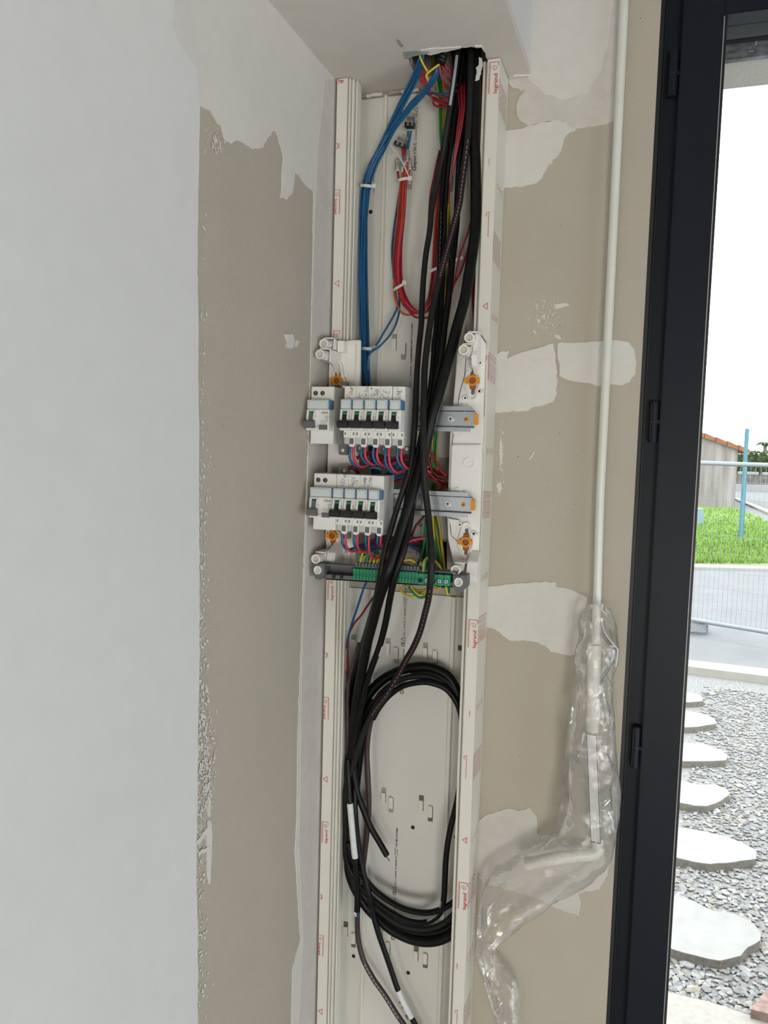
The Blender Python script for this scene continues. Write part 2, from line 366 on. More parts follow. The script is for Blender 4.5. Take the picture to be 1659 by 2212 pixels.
def coat(outer, holes, ax, a, b, name, material, parent, **kw):
    polys = [outer] + holes; allp = [q for pl in polys for q in pl]
    tri = geometry.tessellate_polygon([[Vector((p[0], p[1], 0)) for p in pl] for pl in polys])
    mk = {'x': lambda p, t: (t, p[0], p[1]), 'y': lambda p, t: (p[0], t, p[1]), 'z': lambda p, t: (p[0], p[1], t)}[ax]
    n = len(allp); vs = [mk(p, a) for p in allp] + [mk(p, b) for p in allp]
    fs = [tuple(t) for t in tri] + [tuple(i + n for i in t) for t in tri]
    k = 0
    for pl in polys:
        m_ = len(pl)
        fs += [(k + i, k + (i + 1) % m_, n + k + (i + 1) % m_, n + k + i) for i in range(m_)]; k += m_
    q = MB(); q.add(vs, fs); return q.build(name, material, parent, smooth=0, **kw)
zb = min(p[1] for p in hole2)
splity = P(430, 1000, x=LXP).y
# plaster coat around the bare board, with the primed area to its left as a second coat
coat([(-4.4, .0), (-.0005, .0), (-.0005, 2.5), (-4.4, 2.5)], [[(p[0], max(p[1], .002)) for p in hole2]], 'x', WX, LXP, 'plaster_coat', PLAST, wl)
pr = [(-700, -900), (395, -900), (405, -300), (372, 60), (396, 110), (425, 150), (432, 230), (427, 500), (430, 1000), (431, 1400), (427, 1600), (423, 1900), (426, 2000), (426, 2600), (-700, 2600)]
pp = [(p.y, p.z) for p in (P(a, b, x=LXP + .0006) for a, b in pr)]
pp = [(max(-4.4, q[0]), min(2.49, max(.003, q[1]))) for q in pp]
coat(jag(pp, .0006, .02, 5), [], 'x', LXP, LXP + .0006, 'primer_coat', PAINT, wl)
def splash(plane, val, n, px, py, w, h, name, material, parent, seed, sz=(.0006, .002)):
    rnd = random.Random(seed); q = MB()
    for i in range(n):
        a = px + rnd.gauss(0, w / 2.2); b = py + rnd.gauss(0, h / 2.2)
        c = P(a, b, **{plane: val}); c = c + (Vector((rnd.uniform(0, .0004), 0, 0)) if plane == 'x' else Vector((0, -rnd.uniform(0, .0003), 0))); s_ = rnd.uniform(*sz); kk = 6; ang = rnd.uniform(0, 6.28); el = rnd.uniform(1, 2.6)
        ring_ = []
        for j in range(kk):
            t = 2 * math.pi * j / kk; e1 = math.cos(t) * s_ * rnd.uniform(.6, 1.3); e2 = math.sin(t) * s_ * el * rnd.uniform(.6, 1.3)
            u_ = e1 * math.cos(ang * .2) - e2 * math.sin(ang * .2); v_ = e1 * math.sin(ang * .2) + e2 * math.cos(ang * .2)
            ring_.append((c.x, c.y + u_, c.z + v_) if plane == 'x' else (c.x + u_, c.y, c.z + v_))
        q.add(ring_, [tuple(range(kk))])
    return q.build(name, material, parent, smooth=0, kind='stuff')
splash('x', WX + .0009, 420, 438, 1560, 14, 900, 'plaster_crumb', PLAST, wl, 1)
splash('x', WX + .0010, 260, 445, 1660, 22, 130, 'plaster_crumb', PLAST, wl, 2)
splash('x', WX + .0009, 40, 470, 310, 30, 30, 'plaster_crumb', PLAST, wl, 3)
for k, pl in enumerate([[(447, 1790), (455, 1770), (459, 1800), (457, 1860), (454, 1910), (450, 1890), (449, 1840)], [(424, 1818), (452, 1782), (456, 1790), (428, 1826)], [(430, 1840), (455, 1826), (456, 1834), (432, 1846)], [(452, 1720), (456, 1730), (454, 1765), (449, 1750)],
    [(616, 722), (632, 722), (636, 735), (632, 752), (618, 750), (622, 738)], [(638, 735), (646, 737), (640, 750), (634, 748)]]):
    p2 = [(q.y, q.z) for q in (P(a, b, x=WX + .0019) for a, b in pl)]
    coat(jag(p2, .0006, .006, k), [], 'x', WX, WX + .0019 + .0002 * k, 'plaster_smear', PLAST, wl)
# corner strip of second coat (subtle, slightly greyer) beside the trunking
p2 = [(q.y, q.z) for q in (P(a, b, x=LXP + .0004) for a, b in [(702, 172), (723, 172), (727, 330), (700, 1400), (686, 2300), (640, 2300), (655, 2030), (646, 1844), (652, 1457), (660, 1200), (672, 760), (677, 560), (686, 330)])]
p2 = [(min(q[0], -.001), max(q[1], .003)) for q in p2]
coat(jag(p2, .0004, .02, 9), [], 'x', LXP, LXP + .0005, 'corner_coat', PLAST2, wl)

# back wall: board face with a cut-out opening behind the panel
cut = [(q.x, q.z) for q in (P(a, b, y=0) for a, b in [(901, 1168), (965, 1170), (966, 1262), (940, 1262), (925, 1230), (908, 1210)])]
wb = coat([(WX, -.02), (XD, -.02), (XD, 2.55), (WX, 2.55)], [cut], 'y', 0, .013, 'wall_back', BOARD, None, kind='structure')
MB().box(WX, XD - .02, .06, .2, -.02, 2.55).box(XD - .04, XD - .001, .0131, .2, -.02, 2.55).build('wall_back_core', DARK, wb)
MB().box(XD, 4.02, .0, .25, 2.34, 2.55).box(2.35, 4.02, .0, .25, -.02, 2.34).build('wall_above_door', PLAST, wb)
BY = -.0012
patches = [
 [(1098, 150), (1098, 178), (1108, 190), (1120, 192), (1126, 198), (1134, 192), (1121, 210), (1116, 225), (1116, 245), (1124, 262), (1140, 272), (1165, 266), (1190, 261), (1222, 262), (1236, 277), (1262, 276), (1300, 270), (1327, 262), (1334, 200), (1339, 100), (1345, -60), (1148, -60)],
 [(1066, 284), (1095, 283), (1120, 279), (1160, 268), (1200, 260), (1224, 262), (1236, 280), (1218, 300), (1212, 325), (1206, 336), (1190, 345), (1182, 362), (1170, 385), (1150, 398), (1120, 404), (1090, 405), (1060, 405)],
 [(1060, 768), (1074, 765), (1085, 758), (1100, 757), (1095, 775), (1120, 764), (1160, 753), (1195, 742), (1197, 755), (1202, 790), (1204, 820), (1203, 850), (1195, 868), (1175, 875), (1150, 880), (1140, 888), (1100, 890), (1056, 892)],
 [(1204, 742), (1250, 740), (1290, 737), (1325, 735), (1358, 739), (1370, 755), (1374, 780), (1373, 805), (1360, 825), (1345, 832), (1315, 830), (1290, 834), (1270, 827), (1240, 824), (1220, 818), (1208, 812), (1206, 780)],
 [(1040, 1268), (1060, 1266), (1100, 1262), (1150, 1258), (1200, 1257), (1202, 1268), (1240, 1276), (1268, 1290), (1262, 1330), (1254, 1390), (1245, 1418), (1215, 1413), (1190, 1408), (1178, 1395), (1160, 1387), (1130, 1383), (1105, 1385), (1085, 1372), (1070, 1360), (1040, 1350)],
 [(1025, 1775), (1038, 1771), (1055, 1758), (1101, 1746), (1120, 1752), (1143, 1744), (1160, 1765), (1162, 1785), (1160, 1803), (1202, 1805), (1295, 1824), (1320, 1845), (1316, 1870), (1312, 1891), (1295, 1921), (1249, 1931), (1255, 1950), (1250, 1978), (1202, 1963), (1160, 1940), (1042, 1908), (1020, 1850)]]
for k, pl in enumerate(patches):
    p2 = [(q.x, q.z) for q in (P(a, b, y=BY) for a, b in pl)]
    coat(jag(p2, .0009, .005, 20 + k), [], 'y', BY - .0002 * (k == 1), 0, 'plaster_patch', PLAST2 if k in (0, 5) else PLAST, wb)
# feathered inner coats
for k, pl in enumerate([[(1150, -60), (1332, -60), (1318, 60), (1300, 150), (1270, 200), (1225, 215), (1180, 205), (1150, 180), (1140, 170)], [(1075, 790), (1190, 775), (1196, 830), (1170, 850), (1075, 868)], [(1215, 752), (1275, 750), (1275, 810), (1225, 806)]]):
    p2 = [(q.x, q.z) for q in (P(a, b, y=BY - .0006) for a, b in pl)]
    coat(jag(p2, .0009, .01, 40 + k), [], 'y', BY - .0006, BY, 'plaster_patch', PLAST, wb)
for k, pl in enumerate([[(1196, 657), (1225, 655), (1232, 660), (1200, 668)], [(1170, 682), (1178, 678), (1176, 690)], [(1160, 688), (1167, 690), (1163, 700)], [(1150, 715), (1156, 713), (1158, 722)], [(1080, 935), (1083, 950), (1086, 985), (1082, 1005), (1080, 1020), (1079, 985)], [(1072, 1048), (1080, 1040), (1084, 1055), (1078, 1068)], [(1142, 992), (1153, 975), (1155, 978), (1145, 993)], [(1196, 722), (1210, 725), (1212, 733), (1203, 731)], [(1195, 275), (1250, 262), (1252, 270), (1240, 284), (1225, 285)], [(1185, 345), (1192, 340), (1194, 352), (1188, 356)]]):
    p2 = [(q.x, q.z) for q in (P(a, b, y=BY + .0004) for a, b in pl)]
    coat(jag(p2, .0005, .003, 60 + k), [], 'y', BY + .0004, 0, 'plaster_smear', PLAST, wb)
splash('y', -.0008, 110, 1180, 680, 36, 40, 'plaster_crumb', PLAST, wb, 5, (.0003, .001))
splash('y', -.0008, 60, 1084, 990, 6, 100, 'plaster_crumb', PLAST, wb, 6, (.0003, .001))
splash('y', -.0008, 70, 1225, 890, 180, 500, 'plaster_crumb', PLAST, wb, 7, (.0002, .0006))
splash('y', -.0007, 40, 1220, 600, 200, 900, 'dark_speck', BLKI, wb, 8, (.0002, .0006))
splash('x', WX + .0009, 22, 560, 800, 180, 1200, 'dark_speck', BLKI, wl, 9, (.0002, .0006))
# soffit box with the torn hole
XS = .2822
hp = [(871, 114), (890, 122), (900, 120), (919, 117), (931, 119), (949, 114), (972, 109), (996, 103.5), (1028, 103), (1040, 102), (1044, 110), (1051, 126), (1058, 150), (1056, 175)]
hz = [P(a, b, z=ZS) for a, b in hp]
hl = [(q.x, min(q.y, -.012)) for q in hz] + [(q.x, min(q.y, -.012)) for q in (P(a, b, z=ZS) for a, b in [(930, 185), (912, 184), (903, 172), (896, 160), (892, 151), (885, 138), (877, 127)])]
cl = [v for v in hl]
hj = jag(cl, .0012, .006, 77)
hj = [(a, min(b, -.006)) for a, b in hj]
sof = coat([(WX, -1.35), (XS, -1.35), (XS, -.0005), (WX, -.0005)], [hj], 'z', ZS, ZS + .013, 'trim_1', SOFF, None, kind='structure')
MB().box(XS - .013, XS, -1.35, -.0005, ZS + .013, 2.5).build('soffit_side', PAINT, sof)
MB().box(WX, XS, -1.36, -1.35, ZS, 2.5).build('soffit_end', PAINT, sof)
# taped joint swelling along the soffit
p2 = [(q.x, q.y) for q in (P(a, b, z=ZS - .0006) for a, b in [(742, -60), (830, -60), (856, 60), (872, 110), (850, 130), (800, 60)])]
# exposed green facing and torn white core at the hole's lip
for k, (pl, mt) in enumerate([([(870, 113), (885, 111), (905, 110), (930, 113), (921, 117), (900, 120.5), (890, 123), (880, 128), (873, 127)], GREENP), ([(935, 108), (948, 107), (950, 111), (938, 114)], GREENP),
        ([(857, 84), (861, 86), (872, 99), (871, 102), (866, 101), (860, 93)], GREENP), ([(908, 110), (930, 106), (960, 105), (996, 102), (996, 104.5), (972, 110), (949, 115), (931, 120), (922, 118), (930, 113)], CORE), ([(1026, 100), (1041, 100), (1046, 110), (1040, 103), (1028, 104)], CORE),
        ([(1098, 181), (1110, 164), (1144, 164), (1143, 172), (1128, 166)], CORE)]):
    zz = ZS - .0008 - .0002 * k
    p2 = [(q.x, min(q.y, -.001)) for q in (P(a, b, z=zz) for a, b in pl)]
    coat(jag(p2, .0006, .004, 80 + k), [], 'z', zz, ZS, 'torn_paper', mt, sof)
# frayed gap along the top of the trunking
for k, (a, b) in enumerate([((764, 211), (792, 206)), ((792, 206), (826, 203)), ((840, 202), (868, 197)), ((868, 197), (905, 192))]):
    q0 = P(*a, y=-.0075); q1 = P(*b, y=-.0075)
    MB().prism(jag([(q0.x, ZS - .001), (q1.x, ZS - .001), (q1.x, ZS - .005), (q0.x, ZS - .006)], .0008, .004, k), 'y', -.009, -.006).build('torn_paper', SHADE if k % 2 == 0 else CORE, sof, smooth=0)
# rest of the room
MB().box(-.13, 4.15, -4.65, .25, 2.5, 2.6).build('ceiling', mat('raw_ceiling_slab', (.22, .21, .20), .9, noise_amt=.1, nscale=6), kind='structure')
MB().box(-.13, 4.15, -4.65, .25, -.12, -.02).build('floor', CONC, kind='structure')
MB().box(4.0, 4.12, -4.5, .25, -.02, .08).box(4.0, 4.12, -4.5, .25, 1.0, 2.5).box(4.0, 4.12, -4.5, -2.8, .08, 1.0).box(4.0, 4.12, -.8, .25, .08, 1.0).build('wall_right', BOARD, kind='structure')
MB().box(-.13, 4.12, -4.62, -4.5, 1.95, 2.5).box(-.13, .0, -4.62, -4.5, -.02, 1.95).box(.0, .36, -4.62, -4.5, -.02, .08).box(.0, .36, -4.62, -4.5, 1.45, 1.95).box(.36, 1.45, -4.62, -4.5, -.02, 1.95).box(1.45, 3.0, -4.62, -4.5, -.02, .04).box(1.45, 3.0, -4.62, -4.5, 1.2, 1.95).box(3.0, 4.12, -4.62, -4.5, -.02, 1.95).build('wall_rear', BOARD, kind='structure')
def window(name, axis, c, a0, a1, z0, z1):
    w = MB(); t = .05
    def bx(p0, p1, q0, q1):
        if axis == 'y': w.box(p0, p1, c - .03, c + .03, q0, q1)
        else: w.box(c - .03, c + .03, p0, p1, q0, q1)
    bx(a0, a1, z0, z0 + t); bx(a0, a1, z1 - t, z1); bx(a0, a0 + t, z0 + t, z1 - t); bx(a1 - t, a1, z0 + t, z1 - t); bx((a0 + a1) / 2 - .04, (a0 + a1) / 2 + .04, z0 + t, z1 - t)
    o = w.build(name, FRAME, kind='structure', bevel=.004)
    g = MB()
    if axis == 'y': g.box(a0 + t, a1 - t, c - .003, c + .003, z0 + t, z1 - t)
    else: g.box(c - .003, c + .003, a0 + t, a1 - t, z0 + t, z1 - t)
    g.build('pane', GLASS, o)
window('window_1', 'y', -4.56, 1.45, 3.0, .04, 1.2)
window('window_2', 'x', 4.06, -2.8, -.8, .08, 1.0)
window('fill_window', 'y', -4.56, .0, .36, .08, 1.45)  # unseen narrow opening, added to go with the frontal fill lamp

# ------------------------------------------------------------------ glazed door
XF0, XSE, XG = .4648, .4938, .5476; ZT = P(1564, 35, y=0).z; ZD = 2.334
d1 = MB().box(XF0, XSE + .008, .012, .085, -.02, ZD).box(XF0, 2.35, .012, .085, 2.29, ZD).build('door_1', FRAME, kind='structure', bevel=.0012)
MB().box(XF0 - .0010, XF0 + .0045, .002, .03, -.02, ZD).build('edge_seal', FRAMED, d1)
MB().box(XF0 + .0062, XF0 + .0074, .010, .03, -.02, ZD).build('edge_seal', FRAMED, d1)
MB().box(XSE, XG, -.004, .07, .0, 2.305).build('sash_stile', FRAME, d1, bevel=.0012)
MB().box(XG, 1.36, -.004, .07, ZT, 2.305).build('sash_rail', FRAME, d1, bevel=.0012)
MB().box(XG, 1.36, -.004, .07, .0, .11).build('sash_rail', FRAME, d1, bevel=.0012)
MB().box(1.36, 1.44, -.004, .07, .0, 2.305).build('sash_stile', FRAME, d1, bevel=.0012)
MB().box(1.44, 1.50, .002, .08, .0, 2.305).build('mullion', FRAME, d1, bevel=.0012)
MB().box(2.27, 2.345, .002, .08, .0, 2.305).box(1.5, 2.27, .002, .08, .0, .11).box(1.5, 2.27, .002, .08, ZT, 2.305).build('side_frame', FRAME, d1, bevel=.0012)
MB().box(XG, XG + .0012, -.001, .004, .11, ZT).build('highlight_strip', HILITE, d1)  # pale strip stands in for the bright highlight on the aluminium edge
MB().box(XG + .0004, XG + .0052, .006, .06, .11, ZT).build('glazing_bead', FRAMED, d1, bevel=.001)
MB().box(XG + .004, 1.36, .028, .032, .11, ZT).build('pane', GLASS, d1)
MB().box(1.5, 2.27, .028, .032, .11, ZT).build('pane', GLASS, d1)
for k, (cx_, a, b) in enumerate([(1450, 106, 205), (1412, 866, 955), (1375, 1572, 1662)]):
    q0 = P(cx_, a, y=-.004); q1 = P(cx_, b, y=-.004); xx = .4850
    hg = MB().cyl((xx, .0035, q1.z), 'z', .0068, (q0.z - q1.z), 20).build('hinge', FRAME, d1, bevel=.001)
    MB().cyl((xx, .0035, (q0.z + q1.z) / 2 - .0008), 'z', .0071, .0012, 20).build('hinge_joint', FRAMED, hg)
    MB().box(xx + .004, XSE + .001, -.001, .006, (q0.z + q1.z) / 2 - .003, (q0.z + q1.z) / 2 + .003).build('hinge_pin', FRAME, hg, bevel=.0008)
    MB().box(xx - .0045, xx - .0038, -.0034, -.0030, q1.z + .004, q0.z - .004).box(xx + .001, xx + .0016, -.0038, -.0033, q1.z + .004, q0.z - .004).build('hinge_groove', FRAMED, hg)
# lintel parts seen through the glass
def zat(py, y): return P(1567, py, y=y).z
lin = MB(); YL = .13
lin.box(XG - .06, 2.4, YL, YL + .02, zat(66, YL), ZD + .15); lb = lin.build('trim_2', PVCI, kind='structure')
MB().box(XG - .06, 2.4, YL - .012, YL + .012, zat(76, YL), zat(66.5, YL)).build('shutter_guide', FRAME, lb)
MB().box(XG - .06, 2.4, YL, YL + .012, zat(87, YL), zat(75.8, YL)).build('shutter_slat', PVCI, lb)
MB().box(XG - .06, 2.4, YL - .010, YL + .010, zat(97.5, YL), zat(86.8, YL)).build('shutter_guide', FRAME, lb)
eb = MB().box(XG - .06, 2.4, YL, YL + .012, zat(130, YL), zat(97, YL)).build('shutter_end_bar', mat('dusty_anthracite', (.05, .055, .065), .6, col2=(.22, .23, .25), nscale=60, stretch=(1, 1, 3)), lb)
q = MB(); o_ = P(1630, 97, y=YL - .0006)
put_text(q, '5', o_, (.98, 0, 0), (0.15, 0, 1), size=.0075, bold=.03); o2 = P(1624, 108, y=YL - .0006)
stroke(q, [P(1619, 111, y=YL - .0006), P(1628, 110, y=YL - .0006)], .0012, (0, -1, 0)); stroke(q, [P(1618, 105, y=YL - .0006), P(1632, 95, y=YL - .0006)], .0003, (0, -1, 0))
q.build('chalk_mark', TAPE, eb)
zl = zat(130, YL + .012); ye = P(1567, 193, z=zl).y
MB().box(XG - .5, 3.2, YL + .012, ye, zl, zl + .35).build('trim_3', CREPI, kind='structure')

# ================================================================== CABLE TRUNKING
DY = -.0698
tr = thing('cable_trunking', 'tall open white trunking in the wall corner under the soffit, red print on its edges', 'trunking', (.125, 0, 0))
ZB = .003
def prof(parent, pts, name, z0, z1, mt=PVC, mir=False):
    pts = [((.25 - a) if mir else a, b) for a, b in pts]
    MB().prism(pts, 'z', z0, z1).build(name, mt, parent, smooth=0, bevel=0)
lipw = .0168
left = [(0, -.0005), (0, DY), (lipw, DY), (lipw, DY + .007), (lipw + .0018, DY + .007), (lipw + .0018, DY + .0025), (lipw + .0040, DY + .0025), (lipw + .0040, DY + .010), (lipw + .0058, DY + .010), (lipw + .0058, DY + .0065), (lipw + .0082, DY + .0065), (lipw + .0082, DY + .017), (lipw + .0098, DY + .017), (lipw + .0098, DY + .0125), (lipw + .0118, DY + .0125), (lipw + .0118, DY + .030), (.0035, DY + .034), (.0035, -.0005)]
zsp_l = P(715, 1275, y=DY).z
prof(tr, left, 'side_profile', ZB, ZS - .0015)
right = [(0, -.0005), (0, DY), (.0175, DY), (.0175, DY + .004), (.0195, DY + .004), (.0195, DY + .010), (.0215, DY + .010), (.0215, DY - .0002 + .004), (.0250, DY + .004), (.0250, DY + .016), (.0035, DY + .020), (.0035, -.0005)]
prof(tr, right, 'side_profile', ZB, ZS - .0015, mir=True)
z_u0 = P(850, 985, y=-.004).z; z_m1 = P(900, 1088, y=-.004).z; z_m0 = P(900, 1160, y=-.004).z; z_l1 = P(900, 1282, y=-.004).z
bases = []
for (z0, z1) in ((z_u0, ZS - .007), (z_m0, z_m1), (ZB, z_l1)):
    bases.append(MB().box(.0036, .2464, -.004, -.0004, z0, z1).build('base_panel', PVCI, tr))
MB().prism(jag([(P(868, 1180, y=-.003).x, z_m0 - .002), (P(899, 1180, y=-.003).x, z_m0 - .002), (P(899, 1200, y=-.003).x, z_m0 - .03), (P(880, 1215, y=-.003).x, z_m0 - .035), (P(866, 1225, y=-.003).x, z_l1 + .01)], .0005, .01, 4), 'y', -.004, -.0004).build('base_panel', PVCI, tr, smooth=0)
xr1 = P(833, 230, y=-.008).x; xr2 = P(969, 1600, y=-.008).x
for (xx, ww) in ((xr1, .0035), (xr2, .0045)):
    for (z0, z1) in ((z_u0, ZS - .006), (ZB, z_l1)):
        MB().prism([(xx - ww, -.004), (xx - ww * .6, -.0085), (xx + ww * .6, -.0085), (xx + ww, -.004)], 'z', z0, z1).build('rib', PVC, tr, smooth=0)
for xx in (.0150, .236):
    for (z0, z1) in ((z_u0, ZS - .006), (ZB, z_l1)):
        MB().box(xx - .0015, xx + .0015, -.0065, -.004, z0, z1).build('rib', PVC, tr)
def slotA(px, py, up=True, h=38):
    """punched tab with its dark key hole above (up) or below"""
    y0 = -.0042; c = P(px, py, y=y0); w = .0042; hh = .5 * h / 1380
    s1 = 1 if up else -1
    wt = w * .80; MB().prism([(c.x + a * wt, c.z + b * hh) for a, b in [(-1, -.95), (-.6, -1), (.6, -1), (1, -.95), (1, .3), (.9, .42), (-.9, .42), (-1, .3)]] if up else [(c.x + a * wt, c.z + b * hh) for a, b in [(-1, -.42), (1, -.42), (1, .95), (.6, 1), (-.6, 1), (-1, .95)]], 'y', -.0082, -.004).build('tab', PVC, tr, smooth=0, bevel=.0006)
    z0, z1 = (c.z + .42 * hh, c.z + hh) if up else (c.z - hh, c.z - .42 * hh)
    MB().box(c.x - w * 1.0, c.x + w * 1.0, -.0047, -.0041, z0, z1).box(c.x + w * .84, c.x + w * 1.0, -.0046, -.0041, c.z - hh * .9, c.z + hh * .9).build('key_hole_shade', mat('deep_slot', (.14, .125, .11), .8, noise_amt=.1) if (px, py) in ((910, 1735), (930, 1757), (919, 2074), (747, 2007), (899, 2060), (994, 1412), (764, 2030)) else SHADE, tr, bevel=.0004)  # dark hole, plus a painted shadow strip along the tab's right side
for a in [(764, 1388, True), (838, 1396, True), (919, 1406, True), (829, 1718, True), (910, 1735, True), (747, 2007, True), (899, 2060, True), (822, 2022, True), (994, 1412, True),
          (856, 1415, False), (940, 1422, False), (845, 1738, False), (930, 1757, False), (764, 2030, False), (838, 2050, False), (919, 2074, False), (872, 758, False), (852, 740, True), (803, 400, True), (973, 395, False), (885, 390, False), (928, 740, True)]:
    slotA(*a)
for a in [(892, 1787), (764, 2065), (882, 2101), (985, 1808), (976, 2129), (801, 458), (908, 1134)]:
    c = P(*a, y=-.0042); MB().cyl((c.x, -.0048, c.z), 'y', .0034, .0008, 18).build('screw_hole', DARK if a[1] != 1134 else SHADE, tr)
    MB().ring((c.x, -.0050, c.z), 'y', .0042, .0034, .0010, 18).build('hole_rim', PVC, tr)
for py in (330, 650, 790): pass
# ink printing on the base: reads bottom to top
def ink_line(px, y_bot, y_top, start=True):
    q = MB(); yy = -.0046; a = P(px, y_bot, y=yy); b = P(px, y_top, y=yy)
    X = a.x; L = (P(px - 2, y_bot, y=yy) - a).length
    def up_text(s, p0, p1, size, bold=0, dx=0):
        z0 = P(px, p0, y=yy).z; z1 = P(px, p1, y=yy).z
        put_text(q, s, (X + dx, yy, z0), (0, 0, 1), (-1, 0, 0), length=z1 - z0, size=size, bold=bold)
    return q, up_text, X, yy
def base_print(px, p_logo0, p_end, xs=None):
    """px column; p_logo0 = pixel row of the bottom of the wordmark"""
    q, T, X, yy = ink_line(px, p_logo0, p_end)
    k = 1.0
    def z(p): return P(px, p, y=yy).z
    z0 = z(p_logo0); sc = .00072
    def zz(t): return z0 + t * sc
    def tx(s, t0, t1, size, bold=0, dx=0): put_text(q, s, (X + dx, yy, zz(t0)), (0, 0, 1), (-1, 0, 0), length=(t1 - t0) * sc, size=size, bold=bold)
    # square emblem
    stroke(q, [(X, yy, zz(0)), (X - .0052, yy, zz(0)), (X - .0052, yy, zz(6)), (X, yy, zz(6)), (X, yy, zz(0))], .0010, (0, -1, 0))
    tx('legrand', 8, 30, .0075, .02); tx('0 300 32', 34, 58, .0070, .012); tx('05. 60-004 02504', 64, 92, .0038, .012); tx('EN50085-2-1', 94, 106, .0036, .01)
    tx('CE', 110, 120, .0078, .02); 
    c = zz(127); stroke(q, [(X, yy, c - .0038), (X - .0066, yy, c), (X, yy, c + .0038), (X, yy, c - .0038)], .0007, (0, -1, 0))
    tx('PVC  1  25-09-02  73  0023338  01', 136, 205, .0038, .012)
    tx('0108', 208, 222, .0030, dx=.0012); tx('LEGRAND', 208, 226, .0026, dx=-.0026); tx('- 5783 UMRO 0332 ROMO', 227, 275, .0038, .012)
    q.build('printed_text', BLKI, tr, smooth=0)
base_print(898, 367, 0); base_print(871, 1498, 0); base_print(852, 2030, 0)
q = MB(); yy = -.0046
for (px, py0, s_, w_) in ((888, 835, 'PVC  1  25-09-02  73  0023338  01', .066), (890, 780, '0108', .012), (890, 763, '- 5783 UMRO 0332 ROMO', .048)):
    a = P(px, py0, y=yy); put_text(q, s_, (a.x, yy, a.z), (0, 0, 1), (-1, 0, 0), length=w_, size=.0038, bold=.012)
q.build('printed_text', BLKI, tr, smooth=0)
# red film print ------------------------------------------------
def film_logo(q, x, y, z, U, Vv, L=.036, hh=.0105, bold=.012, box=True, swirl=True):
    """z = bottom; text runs up; U = up, Vv = letter-up direction"""
    U = Vector(U); Vv = Vector(Vv); o = Vector((x, y, z)); nrm = Vv.cross(U)
    put_text(q, 'legrand', o, U, Vv, length=L * .62, size=hh * .72, bold=bold)
    if box:
        e = o + Vv * hh * 1.0
        stroke(q, [e, e + U * L], .0008, nrm); stroke(q, [e + Vv * .0015, e + Vv * .0015 + U * L], .0004, nrm); stroke(q, [e + U * L, o + U * L - Vv * .001, o + U * L * .88 - Vv * .001], .0008, nrm)
    if swirl:
        c = o + U * L * .80 + Vv * hh * .4
        stroke(q, [c + U * (math.cos(t) * (.2 + t * .1) * hh * .4) + Vv * (math.sin(t) * (.2 + t * .1) * hh * .4) for t in [i * .7 for i in range(12)]], .0006, nrm)
def tri_mark(q, x, y, z, U, Vv, s=.0045):
    U = Vector(U); Vv = Vector(Vv); o = Vector((x, y, z)); nrm = Vv.cross(U)
    stroke(q, [o - U * s, o + Vv * s * 1.5, o + U * s, o - U * s], .0008, nrm)
q = MB(); YF = DY - .0004
for (px, py) in [(1070, 200), (1019, 1400), (1000, 1966)]:
    a = P(px + 8, py, y=YF); film_logo(q, min(a.x + .004, .2475), YF, a.z, (0, 0, 1), (-1, 0, 0), L=.043, hh=.0115)
for (px, py) in [(1055, 358), (1013, 1549), (986, 2094)]:
    a = P(px, py, y=YF); put_text(q, '>LDPE<', (a.x + .002, YF, a.z), (0, 0, 1), (-1, 0, 0), length=.011, size=.0035)
for (px, py) in [(1050, 661), (1005, 1816)]:
    a = P(px + 3, py, y=YF); tri_mark(q, a.x, YF, a.z, (0, 0, 1), (-1, 0, 0))
for (px, p0, p1) in [(1054, 512, 458), (1006, 1682, 1632), (986, 2230, 2182), (1054, 820, 768)]:
    a = P(px, p0, y=YF); b = P(px, p1, y=YF); stroke(q, [(a.x, YF, a.z), (a.x, YF, b.z), (a.x - .004, YF, b.z - .002), (a.x - .003, YF, b.z - .006)], .0007, (0, -1, 0))
q.build('film_print', REDI, tr, smooth=0)
q = MB()
for (px, py, fl) in [(737, 462, 1), (723, 765, 0), (712, 1296, 0), (701, 1552, 1), (699, 1820, 0), (691, 2062, 1)]:
    a = P(px - (8 if fl else 2), py, y=YF); xx = min(max(a.x, .002) + .008, .0125)
    film_logo(q, xx if not fl else .0005, YF, a.z, (0, 0, 1), (-1 if not fl else 1, 0, 0) if not fl else (1, 0, 0), L=.036, hh=.0085) if not fl else film_logo(q, .0005, YF, a.z, (0, 0, 1), (.8, 0, 0), L=.036, hh=.0095)
for (px, py) in [(728, 612), (703, 1684), (692, 2186)]:
    a = P(px + 4, py, y=YF); tri_mark(q, min(a.x, .0135), YF, a.z, (0, 0, 1), (-1, 0, 0), s=.0048)
for (px, py) in [(731, 322), (706, 1422), (694, 1944)]:
    a = P(px, py, y=YF); put_text(q, '>LDPE<', (a.x + .002, YF, a.z), (0, 0, 1), (-1, 0, 0), length=.010, size=.003); stroke(q, [(.001 + .003 * math.cos(t), YF, a.z + .005 + .004 * math.sin(t)) for t in [-1.5, -.8, 0, .8, 1.5]], .0009, (0, -1, 0))
a = P(736, 180, y=YF); put_text(q, 'd', (a.x + .004, YF, a.z), (0, 0, 1), (-1, 0, 0), size=.010, bold=.02); stroke(q, [(a.x - .003, YF, a.z), (a.x - .003, YF, a.z + .009)], .0006, (0, -1, 0)); stroke(q, [(a.x - .0045, YF, a.z), (a.x - .0045, YF, a.z + .009)], .0004, (0, -1, 0))
q.build('film_print', REDI, tr, smooth=0)
q = MB(); XO = .2504; FADED = mat('faded_red_ink', (.50, .10, .10), .6, noise_amt=.1, nscale=80)
